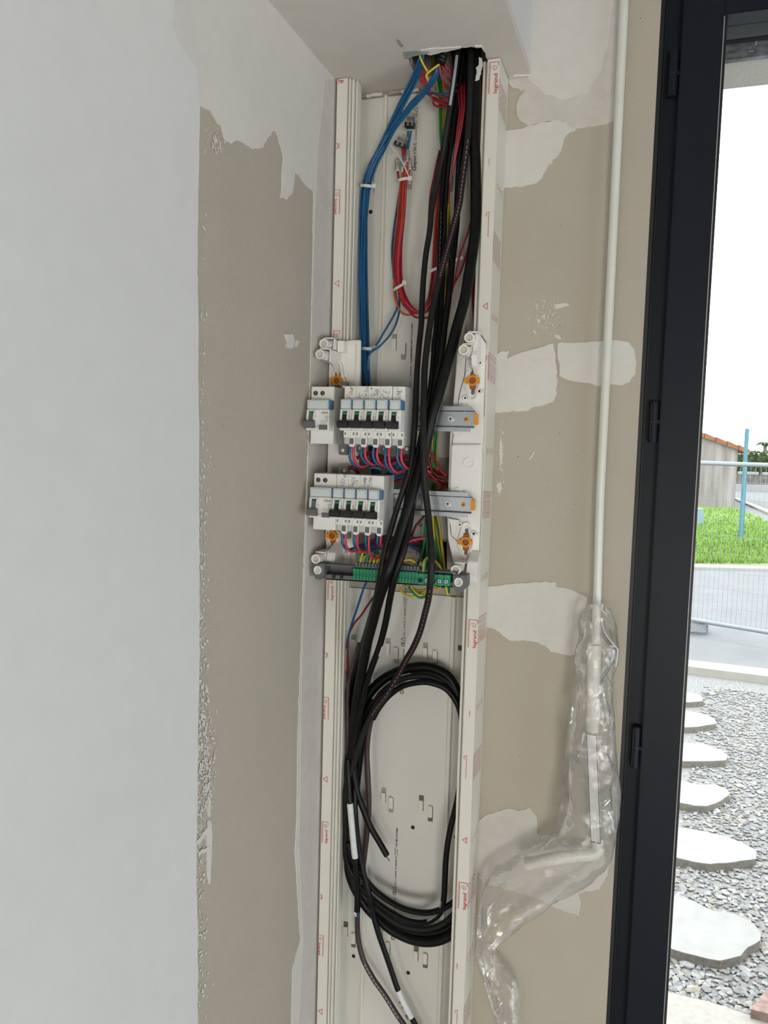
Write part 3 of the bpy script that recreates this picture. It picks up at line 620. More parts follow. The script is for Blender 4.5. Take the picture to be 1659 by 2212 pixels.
for k, py in enumerate([232, 560, 820, 1120, 1392, 1690, 1968, 2235]):
    for j in range(4):
        yy = DY + .009 + j * .0155; a = P(1085 - .035 * (py - 200), py, y=DY)
        film_logo(q, XO, yy, a.z - .001 * j, (0, 0, 1), (0, -1, 0), L=.040, hh=.008, bold=.01); q.build('film_print', FADED, tr, smooth=0); q = MB()
for py in [395, 680, 975, 1255, 1540, 1835, 2100]:
    for j in range(3):
        yy = DY + .018 + j * .0165; a = P(1070, py, y=DY); tri_mark(q, XO, yy, a.z, (0, 0, 1), (0, -1, 0), s=.0045); q.build('film_print', FADED, tr, smooth=0); q = MB()

# ================================================================== PANEL CHASSIS
CHY = -.076
ch = thing('panel_chassis', 'white moulded switchboard chassis with steel rails clipped across the trunking', 'electrical panel', (.125, DY, 1.55))
def outline(pts, y0, y1, name, mt, parent=ch, bevel=.0012):
    p2 = [(q_.x, q_.z) for q_ in (P(a, b, y=y0) for a, b in pts)]
    return MB().prism(p2, 'y', y0, y1).build(name, mt, parent, smooth=30, bevel=bevel)
# right upright: slim back plate, wide front plate
outline([(988, 752), (1052, 752), (1049, 772), (1030, 1262), (990, 1262), (968, 1166), (966, 1120), (972, 940), (978, 880), (985, 800)], -.0745, DY - .0002, 'upright', ABS)
outline([(1016, 720), (1037, 719), (1050, 740), (1046, 900), (1034, 1260), (1012, 1266), (1008, 1210), (998, 1196), (986, 1168), (974, 1158), (971, 1130), (976, 955), (979, 935), (992, 850), (1003, 810), (1008, 745)], -.0768, -.0745, 'upright_front', ABS, bevel=.0012)
outline([(975, 960), (1040, 960), (1036, 1060), (972, 1060)], -.0835, -.0766, 'upright_cover', ABS, bevel=.0015)
outline([(980, 878), (1004, 872), (1000, 880)], -.086, -.079, 'clip', ABS, bevel=.0006)
outline([(975, 930), (1000, 932), (995, 944), (983, 944)], -.086, -.079, 'clip', ABS, bevel=.0006)
outline([(972, 1058), (990, 1052), (996, 1064), (974, 1066)], -.086, -.079, 'clip', ABS, bevel=.0006)
outline([(968, 1120), (992, 1124), (986, 1134), (972, 1132)], -.086, -.079, 'clip', ABS, bevel=.0006)
c = P(1014, 1000, y=-.0835); MB().ring((c.x, -.0850, c.z), 'y', .0085, .0065, .002).build('boss_ring', ABS, ch); MB().cyl((c.x, -.0855, c.z), 'y', .0025, .002).build('boss', ABS, ch)
# left upright (lower right edge at the groove)
outline([(714, 738), (779, 734), (778, 870), (770, 1150), (766, 1228), (703, 1226), (704, 1150), (708, 960), (710, 800)], -.0745, DY - .0002, 'upright', ABS)
outline([(749, 745), (768, 744), (757, 1222), (741, 1221)], -.0765, -.0745, 'upright_front', ABS, bevel=.0008)
outline([(771, 736), (778.5, 736), (768, 1226), (761, 1226)], -.0785, -.0745, 'upright_rib', ABS, bevel=.0006)
for py in (800, 1010, 1180, 1200):
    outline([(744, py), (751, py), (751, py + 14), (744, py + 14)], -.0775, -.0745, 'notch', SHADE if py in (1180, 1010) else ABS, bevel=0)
def fixing(px, py, flip=False, hidden=None):
    """oval rim with slot and orange quarter-turn fastener"""
    y0 = -.082; c = P(px, py, y=y0); w = .0125; h = .030
    def oval(w_, h_, n=28, bump=0):
        def wd(b): return w_ * (.60 + .40 * math.exp(-(b / .42) ** 2 * 1.2)) * max(0, 1 - abs(b) ** 7) ** .5
        bs = [-1, -.985, -.94, -.86, -.74, -.6, -.45, -.3, -.15, 0, .15, .3, .45, .6, .74, .86, .94, .985, 1]
        return [(c.x + wd(b), c.z + h_ * b) for b in bs] + [(c.x - wd(b), c.z + h_ * b) for b in reversed(bs[1:-1])]
    base = oval(w, h); inner = oval(w * .86, h * .9)
    coat(base, [inner], 'y', y0, -.0745, 'rim', ABS, ch)
    MB().prism(inner, 'y', -.0775, -.0745).build('rim_floor', ABS, ch, smooth=0)
    i2 = oval(w * .62, h * .78); i3 = oval(w * .52, h * .72)
    coat(i2, [i3], 'y', -.0795, -.0775, 'rim', ABS, ch)
    MB().prism([(c.x - .0025, c.z - h * .62), (c.x, c.z - h * .68), (c.x + .0025, c.z - h * .62), (c.x + .0025, c.z + h * .62), (c.x, c.z + h * .68), (c.x - .0025, c.z + h * .62)], 'y', -.0780, -.0776).build('slot', mat('slot_shadow', (.16, .12, .10), .7, noise_amt=.1), ch, smooth=0)
    MB().ring((c.x, y0 - .0025, c.z), 'y', .0078, .0050, .007, 24).build('quarter_turn_fastener', ORANGE, ch, bevel=.0006)
    MB().box(c.x - .0120, c.x - .0065, y0 - .001, y0 + .003, c.z - .0042, c.z + .0042).box(c.x + .0065, c.x + .0105, y0 - .001, y0 + .003, c.z - .0035, c.z + .0035).build('fastener_wing', ORANGE, ch, bevel=.0006)
    MB().box(c.x - .0042, c.x + .0042, y0 + .001, y0 + .004, c.z - .0125, c.z + .0125).build('fastener_core', ORDK, ch, bevel=.0006)
    MB().cyl((c.x, -.0790, c.z), 'y', .0050, .0008, 18).build('fastener_socket', DARK, ch)
    for (dx, dz) in (((.0100), .0255), ((-.0105), -.0255)) if not flip else ((-.0100, .0255), (.0105, -.0255)):
        MB().ring((c.x + dx, y0, c.z + dz), 'y', .0034, .0016, .006, 14).build('pin_ring', ABS, ch)
        MB().cyl((c.x + dx, y0 + .001, c.z + dz), 'y', .0016, .001, 12).build('pin_hole', DARK, ch)
fixing(1021, 822); fixing(1006, 1171, True); fixing(728, 822, True); fixing(718, 1157)
c = P(1039, 845, y=-.081); MB().box(c.x - .004, c.x + .004, -.0815, -.0795, c.z - .0015, c.z + .0015).box(c.x - .005, c.x - .001, -.0815, -.0795, c.z - .004, c.z + .004).build('tee_mark', PVCI, ch)
c = P(1027, 1153, y=-.081); MB().box(c.x - .004, c.x + .004, -.0815, -.0795, c.z - .0015, c.z + .0015).box(c.x - .005, c.x - .001, -.0815, -.0795, c.z - .004, c.z + .004).build('tee_mark', PVCI, ch)
# cover posts: tubes pointing into the room
def post(px, py, bx, by, yf=-.128, rr=.0072):
    a = P(px, py, y=yf); a = Vector((max(a.x, rr + .0005), yf, a.z))
    d = Vector((a.x, -.085, a.z))
    t = MB(); n = 20; vs = []
    t.ring((a.x, yf, a.z), 'y', rr, rr * .72, .020, 20)
    o = t.build('cover_post', ABS, ch, bevel=.0005)
    MB().cyl((a.x, yf + .006, a.z), 'y', rr * .74, .002, 20).build('post_floor', mat('cream_plastic', (.60, .56, .46), .5, noise_amt=.03), o)
    MB().prism([(yf + .014, a.z - rr * .95), (yf + .019, a.z + rr * .9), (-.0755, a.z + rr * 1.25), (-.0755, a.z - rr * 1.35), (-.095, a.z - rr * 1.1)], 'x', a.x - rr * .55, a.x + rr * .8).build('post_web', ABS, o, smooth=0, bevel=.0008)
    MB().box(a.x - rr * .6, a.x + rr * 1.5, yf + .010, -.0755, a.z + rr * 1.18, a.z + rr * 1.42).build('post_bridge', ABS, o, bevel=.0004)
    MB().box(a.x + rr * .8, a.x + rr * 1.0, yf + .024, -.0755, a.z - rr * 1.3, a.z + rr * 1.4).build('post_web', ABS, o, bevel=.0004)
    MB().box(a.x + rr * .1, a.x + rr * .75, yf + .021, yf + .022, a.z + rr * .2, a.z + rr * 1.15).build('post_gap_shade', mat('brown_gap_shade', (.20, .13, .10), .7, noise_amt=.1), o)  # thin dark sheet paints the shade in the gap behind the post
    return a
p1_ = post(697, 742, 0, 0, -.120); p2_ = post(685, 765, 0, 0, -.134); post(1013, 729, 0, 0, -.112); post(1001, 755, 0, 0, -.120); post(673, 1207, 0, 0, -.134); post(984, 1232, 0, 0, -.124)
# side webs carrying the posts on the left upright and right upright
z0 = P(700, 790, y=-.12).z
MB().prism([(-.076, p1_.z + .011), (-.100, p1_.z + .011), (-.104, p2_.z + .012), (-.116, p2_.z + .010), (-.116, p2_.z - .010), (-.100, p2_.z - .014), (-.076, z0 - .016)], 'x', .0165, .0185).build('side_web', ABS, ch, smooth=0)
c = P(735, 748, y=-.09); MB().box(c.x - .003, c.x + .007, -.095, -.0755, c.z - .009, c.z + .008).build('boss', ABS, ch, bevel=.001)
cR = P(1010, 775, y=-.10); MB().prism([(-.079, cR.z + .040), (-.092, cR.z + .036), (-.098, cR.z + .012), (-.104, cR.z + .004), (-.100, cR.z - .010), (-.079, cR.z - .022)], 'x', cR.x + .006, cR.x + .014).build('side_web', ABS, ch, smooth=0, bevel=.001)
cR = P(1000, 1235, y=-.10); MB().prism([(-.079, cR.z + .030), (-.100, cR.z + .016), (-.108, cR.z - .004), (-.100, cR.z - .014), (-.079, cR.z - .026)], 'x', cR.x + .006, cR.x + .022).build('side_web', ABS, ch, smooth=0, bevel=.001)
cR = P(700, 1200, y=-.10); MB().prism([(-.076, cR.z + .022), (-.108, cR.z + .006), (-.112, cR.z - .004), (-.108, cR.z - .012), (-.076, cR.z - .012)], 'x', .016, .030).build('side_web', ABS, ch, smooth=0, bevel=.001)
# DIN rails
AY = -.142; BYY = AY - .0175; RY = -.097
def rail(p0, p1, xr):
    zt = P(1015, p0, y=RY + .003).z; zb_ = P(1015, p1, y=RY + .003).z; x1 = P(xr, (p0 + p1) / 2, y=RY + .003).x; x0 = .006
    h = zt - zb_; f = h * .145
    o = MB().prism([(RY + .0125, zb_ + f * 1.6), (RY + .0115, zb_ + f * 1.6), (RY + .0115, zb_ + f), (RY, zb_ + f * .9), (RY, zb_), (RY + .001, zb_), (RY + .001, zb_ + f * .6), (RY + .0125, zb_ + f * .6)], 'x', x0, x1)
    # hat section: flat web between folded lips
    o = MB().box(x0, x1, RY + .0062, RY + .0072, zb_ + f, zt - f).box(x0, x1, RY, RY + .0072, zb_ + f, zb_ + f + .001).box(x0, x1, RY, RY + .0072, zt - f - .001, zt - f).box(x0, x1 - .004, RY, RY + .001, zb_, zb_ + f).box(x0, x1 - .004, RY, RY + .001, zt - f, zt)
    o = o.build('din_rail', STEEL, ch, bevel=.0004)
    MB().box(x0, x1, RY + .0009, RY + .0061, zb_ + f + .0011, zb_ + f + .0022).box(x0, x1, RY + .0009, RY + .0061, zt - f - .0022, zt - f - .0011).build('rail_fold_shade', mat('rail_shadow', (.05, .055, .06), .5, metal=.5, noise_amt=.1), o)  # dark strips paint the shade inside the rail's folded edges
    zc = (zt + zb_) / 2; xs = x1 - .0355
    sc = MB().cyl((xs, RY + .0030, zc), 'y', .0042, .0032, 20).build('screw', CHROME, o, bevel=.0006)
    sc2 = MB().box(xs - .0028, xs + .0028, RY + .0026, RY + .0031, zc - .0005, zc + .0005).box(xs - .0005, xs + .0005, RY + .0026, RY + .0031, zc - .0028, zc + .0028).cyl((xs, RY + .0027, zc), 'y', .0012, .0005).build('screw_cross', DARK, o)
    MB().ring((x1 - .0125, RY + .004, zc), 'y', .0032, .0019, .0022, 16).build('orange_eyelet', ORANGE, o)
    MB().cyl((x1 - .0125, RY + .0050, zc), 'y', .0019, .001, 12).build('eyelet_hole', ORDK, o)
    MB().box(x1 - .0002, x1 + .0046, RY + .000, RY + .012, zc - .0078, zc + .0078).build('orange_latch', ORANGE, o, bevel=.0006)
    for dz in (1, -1):
        z_ = zc + dz * h * .32; MB().box(x1 - .0165, x1 - .0128, RY + .0050, RY + .0060, z_ - .0016, z_ + .0016).build('rail_slot', ABS, o)
    for xx in (x1 - .082, x1 - .118):
        MB().box(xx - .004, xx + .004, RY + .0056, RY + .0061, zc - .0042, zc + .0042).build('rail_slot', mat('slot_view', (.30, .24, .22), .7, noise_amt=.2, nscale=200), o)
    return zt, zb_
rail(878, 933, 1024); rail(1064, 1118, 1018)

# ================================================================== MODULAR DEVICES
xA0 = P(744, 848, y=AY).x; xA1 = P(874.2, 848, y=AY).x; WM = (xA1 - xA0) / 5
zTop = P(800, 834, y=AY).z; dz_ = lambda py: P(800, py, y=AY).z - zTop
zL1 = P(800, 862, y=BYY).z - zTop; zF1 = P(800, 884, y=BYY).z - zTop; zF0 = P(800, 931, y=BYY).z - zTop; zBt = P(800, 966, y=AY).z - zTop; zStep = P(800, 946, y=AY).z - zTop
dA = AY - RY; dB = BYY - RY
def breaker_parts(t, w, label_txt, rating, rcd=False):
    """t at x-left, y=rail, z=top; builds in world coordinates through the parent's offset"""
    o = parent_off(t); X = o.x; Y = o.y; Z = o.z; g = .0002
    bd = MB().box(X + g, X + w - g, Y + dA + .003, Y + .004, Z + zBt + .004, Z)
    bd.build('body', MODG, t, bevel=.0006)
    MB().box(X + g, X + w - g, Y + dA, Y + dA + .0029, Z + zL1 - .002, Z - .0002).build('upper_shoulder', MODW, t, bevel=.0005)
    MB().box(X + g, X + w - g, Y + dB + .0006, Y + dA + .003, Z + zF0, Z + zF1).build('front_cover', MODW, t, bevel=.0008)
    # label holder
    lh = MB().box(X + .0008, X + w - .0022, Y + dB + .0012, Y + dA + .003, Z + zF1 + .0006, Z + zL1 - .0006).build('label_holder', LABH, t, bevel=.0008)
    MB().box(X + w - .0022, X + w - .0004, Y + dB + .003, Y + dA + .003, Z + zF1 + .0006, Z + zL1 - .001).build('holder_edge', LABB, lh)
    q = MB(); yh = Y + dB + .0009
    stroke(q, [(X + .0022, yh, Z + zF1 + .004), (X + .0022, yh, Z + zL1 - .004), (X + .0036, yh, Z + zL1 - .0022), (X + w - .0048, yh, Z + zL1 - .0022), (X + w - .0034, yh, Z + zL1 - .004), (X + w - .0034, yh, Z + zF1 + .004)], .0003, (0, -1, 0))
    q.build('holder_line', MODD, lh)
    # toggle
    tw = .0072 if not rcd else .0072; cx = X + (w * .50 if not rcd else .0095); tg = TOGG if rcd else TOGB
    zA = Z + zF1 - .0032; zK = Z + zF1 - .0215
    MB().box(cx - tw * .5, cx + tw * .5, Y + dB - .0006, Y + dB + .004, zK, zA).build('toggle_well', DARK, t)
    tgp = MB().prism([(Y + dB - .0012, zA - .0015), (Y + dB - .0035, zA - .006), (Y + dB - .0060, zK + .004), (Y + dB - .011, zK + .0015), (Y + dB - .011, zK - .0038), (Y + dB - .0040, zK - .0040), (Y + dB - .0008, zK)], 'x', cx - tw * .46, cx + tw * .46)
    kb = .0086 if not rcd else .0084
    tgp.prism([(Y + dB - .0065, zK + .0052), (Y + dB - .0125, zK + .0040), (Y + dB - .0135, zK - .0008), (Y + dB - .0125, zK - .0052), (Y + dB - .0060, zK - .0064)], 'x', cx - kb, cx + kb)
    tgp.build('toggle', tg, t, bevel=.0007)
    MB().box(cx - tw * .44, cx + tw * .44, Y + dB - .0032, Y + dB - .0005, zA - .0052, zA - .0016).build('green_flag', GREENF, t, bevel=.0003)
    for s_ in (-1, 1):
        gx0 = cx + s_ * tw * .52; gx1 = cx + s_ * (tw * .52 + .0030)
        MB().prism([(Y + dB + .001, zA + .0025), (Y + dB - .0022, zA + .0020), (Y + dB - .0056, zA - .0085), (Y + dB - .0050, zA - .0125), (Y + dB - .0020, zA - .0160), (Y + dB + .001, zA - .0165)], 'x', gx0, gx1).build('toggle_guard', MODW, t, bevel=.0005)
        MB().box(min(gx1, gx1 + s_ * .0004), max(gx1, gx1 + s_ * .0004), Y + dB - .0045, Y + dB - .0032, zA - .0082, zA - .0068).build('guard_pin', DARK, t)
    MB().box(cx - tw * .5, cx + tw * .5, Y + dB - .001, Y + dB + .001, zA, zA + .0016).build('toggle_guard', MODW, t, bevel=.0003)
    # print
    q = MB(); yp = Y + dB + .0002; qr = MB()
    u = (1, 0, 0); v = (0, 0, 1); xb = X + .0026
    put_text(q, 'legrand', (xb + .0004, yp, Z + zF0 + .0046), u, v, length=.0092, size=.0034, bold=.03)
    put_text(q, rating, (xb, yp, Z + zF0 + .0130), u, v, size=.0044)
    put_text(q, '4500 3', (xb + .0004, yp, Z + zF0 + .0092), u, v, length=.0066, size=.0022)
    stroke(q, [(xb, yp, Z + zF0 + .0085), (xb + .0075, yp, Z + zF0 + .0085), (xb + .0075, yp, Z + zF0 + .0113), (xb, yp, Z + zF0 + .0113), (xb, yp, Z + zF0 + .0085)], .0003, (0, -1, 0))
    if not rcd:
        put_text(q, '6kA', (xb + .0090, yp, Z + zF0 + .0090), u, v, length=.0040, size=.0026)
        for dx in (.0105, .0125): stroke(q, [(xb + dx, yp, Z + zF0 + .0125), (xb + dx, yp, Z + zF0 + .0160)], .0006, (0, -1, 0))
    else:
        put_text(q, '~30mA', (X + w - .0135, yp, Z + zF1 - .0065), u, v, length=.0125, size=.0050, bold=.01)
        stroke(q, [(X + w - .0055, yp, Z + zF1 - .0100), (X + w - .0015, yp, Z + zF1 - .0100), (X + w - .0015, yp, Z + zF1 - .0125), (X + w - .0055, yp, Z + zF1 - .0125), (X + w - .0055, yp, Z + zF1 - .0100)], .0004, (0, -1, 0))
        stroke(q, [(X + w - .0035 + .0016 * math.cos(t), yp, Z + zF1 - .0160 + .0018 * math.sin(t)) for t in [i * .7 for i in range(10)]], .0004, (0, -1, 0))
        stroke(q, [(X + w - .0035, yp, Z + zF1 - .0215), (X + w - .0035, yp, Z + zF1 - .0275)], .0007, (0, -1, 0))
        put_text(q, 'Test', (X + w - .0135, yp, Z + zF0 + .0130), u, v, length=.007, size=.0022); put_text(q, 'mensuel', (X + w - .0135, yp, Z + zF0 + .0105), u, v, length=.0085, size=.0022)
        MB().box(X + w - .0155, X + w - .0025, Y + dB - .0006, Y + dB + .002, Z + zF0 + .0012, Z + zF0 + .0085).build('test_button', TOGG, t, bevel=.0005)
    stroke(qr, [(X + .0014, yp, Z + zF0 + .0160), (X + .0014, yp, Z + zF0 + .0058), (X + .0026, yp, Z + zF0 + .0052)], .0005, (0, -1, 0))
    stroke(qr, [(X + .0124, yp, Z + zF0 + .0056), (X + (.0172 if not rcd else .0205), yp, Z + zF0 + .0056)], .0006, (0, -1, 0))
    q.build('print', BLKI, t, smooth=0); qr.build('red_print', REDI, t, smooth=0)
    if rcd:
        MB().box(X + g, X + w - g, Y + dA, Y + dA + .0029, Z + zBt + .0040, Z + zF0 + .0002).build('lower_shoulder', MODW, t, bevel=.0005)
        for k in (0, 1):
            sc = MB().ring((X + .0072 + k * .0112, Y + dA - .0004, Z - .0098), 'y', .0042, .0034, .001, 18).build('screw_hole_rim', MODG, t)
            MB().cyl((X + .0072 + k * .0112, Y + dA - .0003, Z - .0098), 'y', .0034, .0006, 18).build('screw_hole', DARK, t)
            MB().box(X + .0072 + k * .0112 - .0007, X + .0072 + k * .0112 + .0012, Y + dA - .0006, Y + dA - .0003, Z - .0122, Z - .0074).build('terminal_screw', MODD, t)
        MB().prism([(X + .030, Z + zBt - .0105), (X + .032, Z + zBt - .0125), (X + .043, Z + zBt - .0125), (X + .045, Z + zBt - .0105), (X + .045, Z + zBt + .006), (X + .030, Z + zBt + .006)], 'y', Y - .006, Y - .001).build('rail_clip', MODD, t, smooth=0, bevel=.0004)
        MB().cyl((X + .0375, Y - .0068, Z + zBt - .0052), 'y', .0026, .001, 12).build('clip_eye', MODW, t)
    else:
        # lower terminal: white step, grey recess, release tab
        MB().box(X + g, X + w - g, Y + dA, Y + dA + .0029, Z + zStep, Z + zF0 + .0002).build('lower_shoulder', MODW, t, bevel=.0004)
        MB().prism([(X + w * .44, Z + zBt + .0045), (X + w * .54, Z + zBt), (X + w * .86, Z + zBt - .0005), (X + w * .97, Z + zBt + .004), (X + w * .97, Z + zStep), (X + w * .44, Z + zStep)], 'y', Y + dA, Y + dA + .010).build('terminal_nose', MODW, t, smooth=0, bevel=.0004)
        MB().box(X + w * .52, X + w * .88, Y + dA - .0004, Y + dA + .001, Z + zBt + .0035, Z + zStep - .001).build('release_tab', MODD, t, bevel=.0003)
        q = MB(); ya = Y + dA - .0006
        for sx in (-1, 1): stroke(q, [(X + w * .70 + sx * .0012, ya, Z + zStep - .0035), (X + w * .70 + sx * .0022, ya, Z + zStep - .0048), (X + w * .70 + sx * .0014, ya, Z + zStep - .0078)], .0005, (0, -1, 0))
        stroke(q, [(X + w * .62, ya, Z + zBt + .0050), (X + w * .78, ya, Z + zBt + .0050)], .0003, (0, -1, 0)); q.build('tab_arrow', BLKI, t, smooth=0)
        MB().box(X + .0008, X + w * .43, Y + dA + .004, Y + dA + .008, Z + zBt + .002, Z + zStep - .0005).build('open_terminal', MODD, t)
        for xx in (X + w * .10, X + w * .80): MB().box(xx, xx + .0022, Y + dA - .0003, Y + dA + .001, Z + zF0 - .0062, Z + zF0 - .0022).build('wire_window', MODD, t, bevel=.0002)
        q = MB(); stroke(q, [(X + w * .48, Y + dA - .0002, Z + zF0 - .001), (X + w * .48, Y + dA - .0002, Z + zStep)], .0002, (0, -1, 0)); q.build('seam', MODD, t, smooth=0)
    if label_txt:
        q = MB(); yt = Y + dA - .0003
        for (txt, dx, dz, sz) in label_txt:
            handwrite(q, txt, (X + dx, yt, Z + zL1 + dz), (.17, 0, .98), (-.98, 0, .17), sz, wd=.00045, seed=hash(txt) % 97 if False else len(txt))
        q.build('handwriting', BLKI, t, smooth=0)
hL = -zL1
RW = 2 * WM * .985
def row_breakers(specs, xs, ztop, words, grp):
    out = []
    for (rating, txt), x in zip(specs, xs):
        pass
    return out
def mk_breaker(x, z, rating, txt, label, grp, w=WM):
    t = thing('circuit_breaker', label, 'circuit breaker', (x, RY, z), grp); breaker_parts(t, w, txt, rating); return t
def mk_rcd(x, z, label):
    t = thing('residual_current_device', label, 'circuit breaker', (x, RY, z), 'wide differential switches'); breaker_parts(t, RW, None, '63A', True); return t
xr0 = P(672.4, 848, y=AY).x; xr0 = max(xr0, WX + .003)
mk_rcd(xr0, P(690, 835, y=AY).z, 'wide grey toggle differential switch standing alone on the upper rail')
g1 = 'five breakers on the upper rail'
for k, (rt, tx, lb_) in enumerate([
    ('C20', [('FOUR', .0115, .0012, .0078)], 'upper rail breaker with FOUR handwritten on its top, leftmost of the five'),
    ('C20', [('PC', .0090, .0012, .0060), ('CUISIN', .0155, .0012, .0048)], 'upper rail breaker with PC cuisine handwritten on its top'),
    ('C10', [('SJ', .0085, .0040, .0046), ('SDB', .0150, .0048, .0054), ('+', .0065, .0145, .0045)], 'upper rail C10 breaker marked SdB with a circled cross, middle of the five'),
    ('C20', [('CE', .0125, .0012, .0100)], 'upper rail breaker with large CE handwritten on its top'),
    ('C2', [('VMC', .0120, .0012, .0080)], 'upper rail C2 breaker with VMC handwritten on top, beside the black cables')]):
    mk_breaker(xA0 + k * WM + (.0006 if k == 4 else 0), zTop - .0003 * (k == 4), rt, tx, lb_, g1)
z2 = P(800, 1027, y=AY).z; xb0 = max(P(681, 1035, y=AY).x, WX + .003); xb1 = P(829.5, 1035, y=AY).x
WM2 = WM; xstart = xb1 - 4 * WM2
mk_rcd(xstart - RW - .0002, z2, 'wide grey toggle differential switch at the left end of the lower row, against four breakers')
g2 = 'four breakers on the lower rail'
for k, (tx, lb_) in enumerate([
    ([('VELUX', .0120, .0012, .0068)], 'lower rail breaker with a single handwritten word, beside the wide switch'),
    ([('SALLE', .0080, .0012, .0052), ('CH', .0150, .0050, .0062)], 'lower rail breaker with two handwritten words, second of the four'),
    ([('CHAMB', .0080, .0012, .0048), ('SEJOUR', .0150, .0012, .0044)], 'lower rail breaker with two handwritten words, third of the four'),
    (None, 'lower rail breaker with a blank top, rightmost of the four')]):
    mk_breaker(xstart + k * WM2, z2, 'C16' if k else 'C10', tx, lb_, g2)
# rail clips peeping out behind the rows (grey tabs)
for (px, py, bl) in [(720, 965, 0), (772, 966, 0), (827, 968, 1), (878, 968, 1), (745, 1018, 0), (742, 836, 0), (690, 1013, 0)]: pass
tc_ = thing('rail_clips', 'dark grey slide clips showing above and below the breaker rows', 'clip', (.1, RY, zTop))
for (px, py) in [(744, 836), (780, 968), (832, 970), (880, 970), (745, 1017)]:
    c = P(px, py, y=RY - .002); r_ = MB().prism([(c.x - .0075, c.z - .006), (c.x - .0055, c.z - .0075), (c.x + .0055, c.z - .0075), (c.x + .0075, c.z - .006), (c.x + .0075, c.z + .007), (c.x - .0075, c.z + .007)], 'y', RY - .004, RY - .001).build('clip_tab', MODD, tc_, smooth=0, bevel=.0005)
    MB().cyl((c.x, RY - .0045, c.z), 'y', .0026, .0006, 12).build('clip_eye', MODW, r_)
c = P(724, 1018, y=RY - .002); MB().box(c.x - .005, c.x + .005, RY - .004, RY - .001, c.z - .008, c.z + .007).build('clip_tab', TOGG, tc_)

# ================================================================== EARTH BAR
EY = -.128
eb_ = thing('earth_terminal_bar', 'long dark grey terminal holder with green earth terminals below the lower rail', 'terminal block', (.12, EY, P(840, 1240, y=EY).z))
def bz(px, off): # height along the slightly sloping bar
    return P(px, 1230 + (px - 690) * .062 + off, y=EY).z
xl = max(P(700, 1240, y=EY).x, .004); xR = P(980, 1250, y=EY).x
def slope_box(pa, pb, oa, ob, y0, y1, name, mt, parent=eb_, bevel=.0004):
    a = P(pa, 1240, y=EY).x; b = P(pb, 1240, y=EY).x
    q = MB(); vs = []
    for yy in (y0, y1):
        vs += [(a, yy, bz(pa, ob)), (b, yy, bz(pb, ob)), (b, yy, bz(pb, oa)), (a, yy, bz(pa, oa))]
    q.add(vs, [(0, 1, 2, 3), (4, 7, 6, 5), (0, 4, 5, 1), (1, 5, 6, 2), (2, 6, 7, 3), (3, 7, 4, 0)])
    return q.build(name, mt, parent, bevel=bevel)
slope_box(703, 985, -12, -9, EY, EY + .022, 'holder', GREYB); slope_box(703, 985, 10, 21, EY, EY + .003, 'holder', GREYB); slope_box(703, 985, -10, 18, EY + .018, EY + .022, 'holder', GREYB)
slope_box(703, 985, 18, 21, EY, EY + .022, 'holder', GREYB)
for px in (721, 738):
    a = P(px, 1240, y=EY).x; MB().prism([(a - .0028, bz(px, 17)), (a + .0028, bz(px, 17)), (a + .0028, bz(px, 10)), (a, bz(px, 6)), (a - .0024, bz(px, 10))], 'y', EY - .0004, EY + .004).build('notch', DARK, eb_, smooth=0)
for (px, py, yv) in ((687, 1231, EY - .004), (991, 1257, EY - .004)):
    c = P(px, py, y=yv); c.x = max(c.x, .0095)
    MB().prism([(c.x - .0092, c.z + .009), (c.x + .0105, c.z + .010), (c.x + .0105, c.z - .0085), (c.x + .005, c.z - .0115), (c.x + .004, c.z - .0150), (c.x - .005, c.z - .0150), (c.x - .0068, c.z - .011), (c.x - .0092, c.z - .009)], 'y', yv + .001, EY + .022).build('end_block', GREYB, eb_, smooth=0, bevel=.0008)
    pr8 = [(c.x + .0062 * math.cos(t) * 1.02, c.z + .0068 * math.sin(t)) for t in [math.pi / 8 + i * math.pi / 4 for i in range(8)]]
    pi8 = [(c.x + .0045 * math.cos(t) * 1.02, c.z + .0050 * math.sin(t)) for t in [math.pi / 8 + i * math.pi / 4 for i in range(8)]]
    coat(pr8, [pi8], 'y', yv - .003, yv + .004, 'white_bush', ABS, eb_); MB().prism(pi8, 'y', yv - .0006, yv + .003).build('bush_floor', MODG, eb_, smooth=0)
TERM = []
def terms(n, pa, pb):
    for i in range(n):
        a = pa + (pb - pa) * i / n; b = pa + (pb - pa) * (i + 1) / n; g = .35
        o = slope_box(a + g, b - g, -8, 16, EY - .006, EY + .016, 'push_terminal', GTERM, bevel=.0006)
        xa = P(a, 1240, y=EY).x; xb_ = P(b, 1240, y=EY).x; xm = (xa + xb_) / 2; w_ = (xb_ - xa)
        q = MB(); yy = EY - .0064
        stroke(q, [(xa + w_ * .16, yy, bz(a, 14)), (xa + w_ * .16, yy, bz(a, 3)), (xm - w_ * .12, yy, bz(a, 1)), (xm + w_ * .12, yy, bz(a, 1)), (xb_ - w_ * .12, yy, bz(a, 3))], .0004, (0, -1, 0)); q.cyl((xm, yy + .0001, bz(a, 6)), 'y', .0010, .0003, 8)
        q.build('terminal_mark', GDARK, o, smooth=0)
        slope_box(a + 1.0, b - 1.0, -19, -8, EY + .001, EY + .014, 'wire_guide', MODD, bevel=.0003)
        TERM.append((xm, EY + .007, bz(a, -12)))
terms(20, 765, 905)
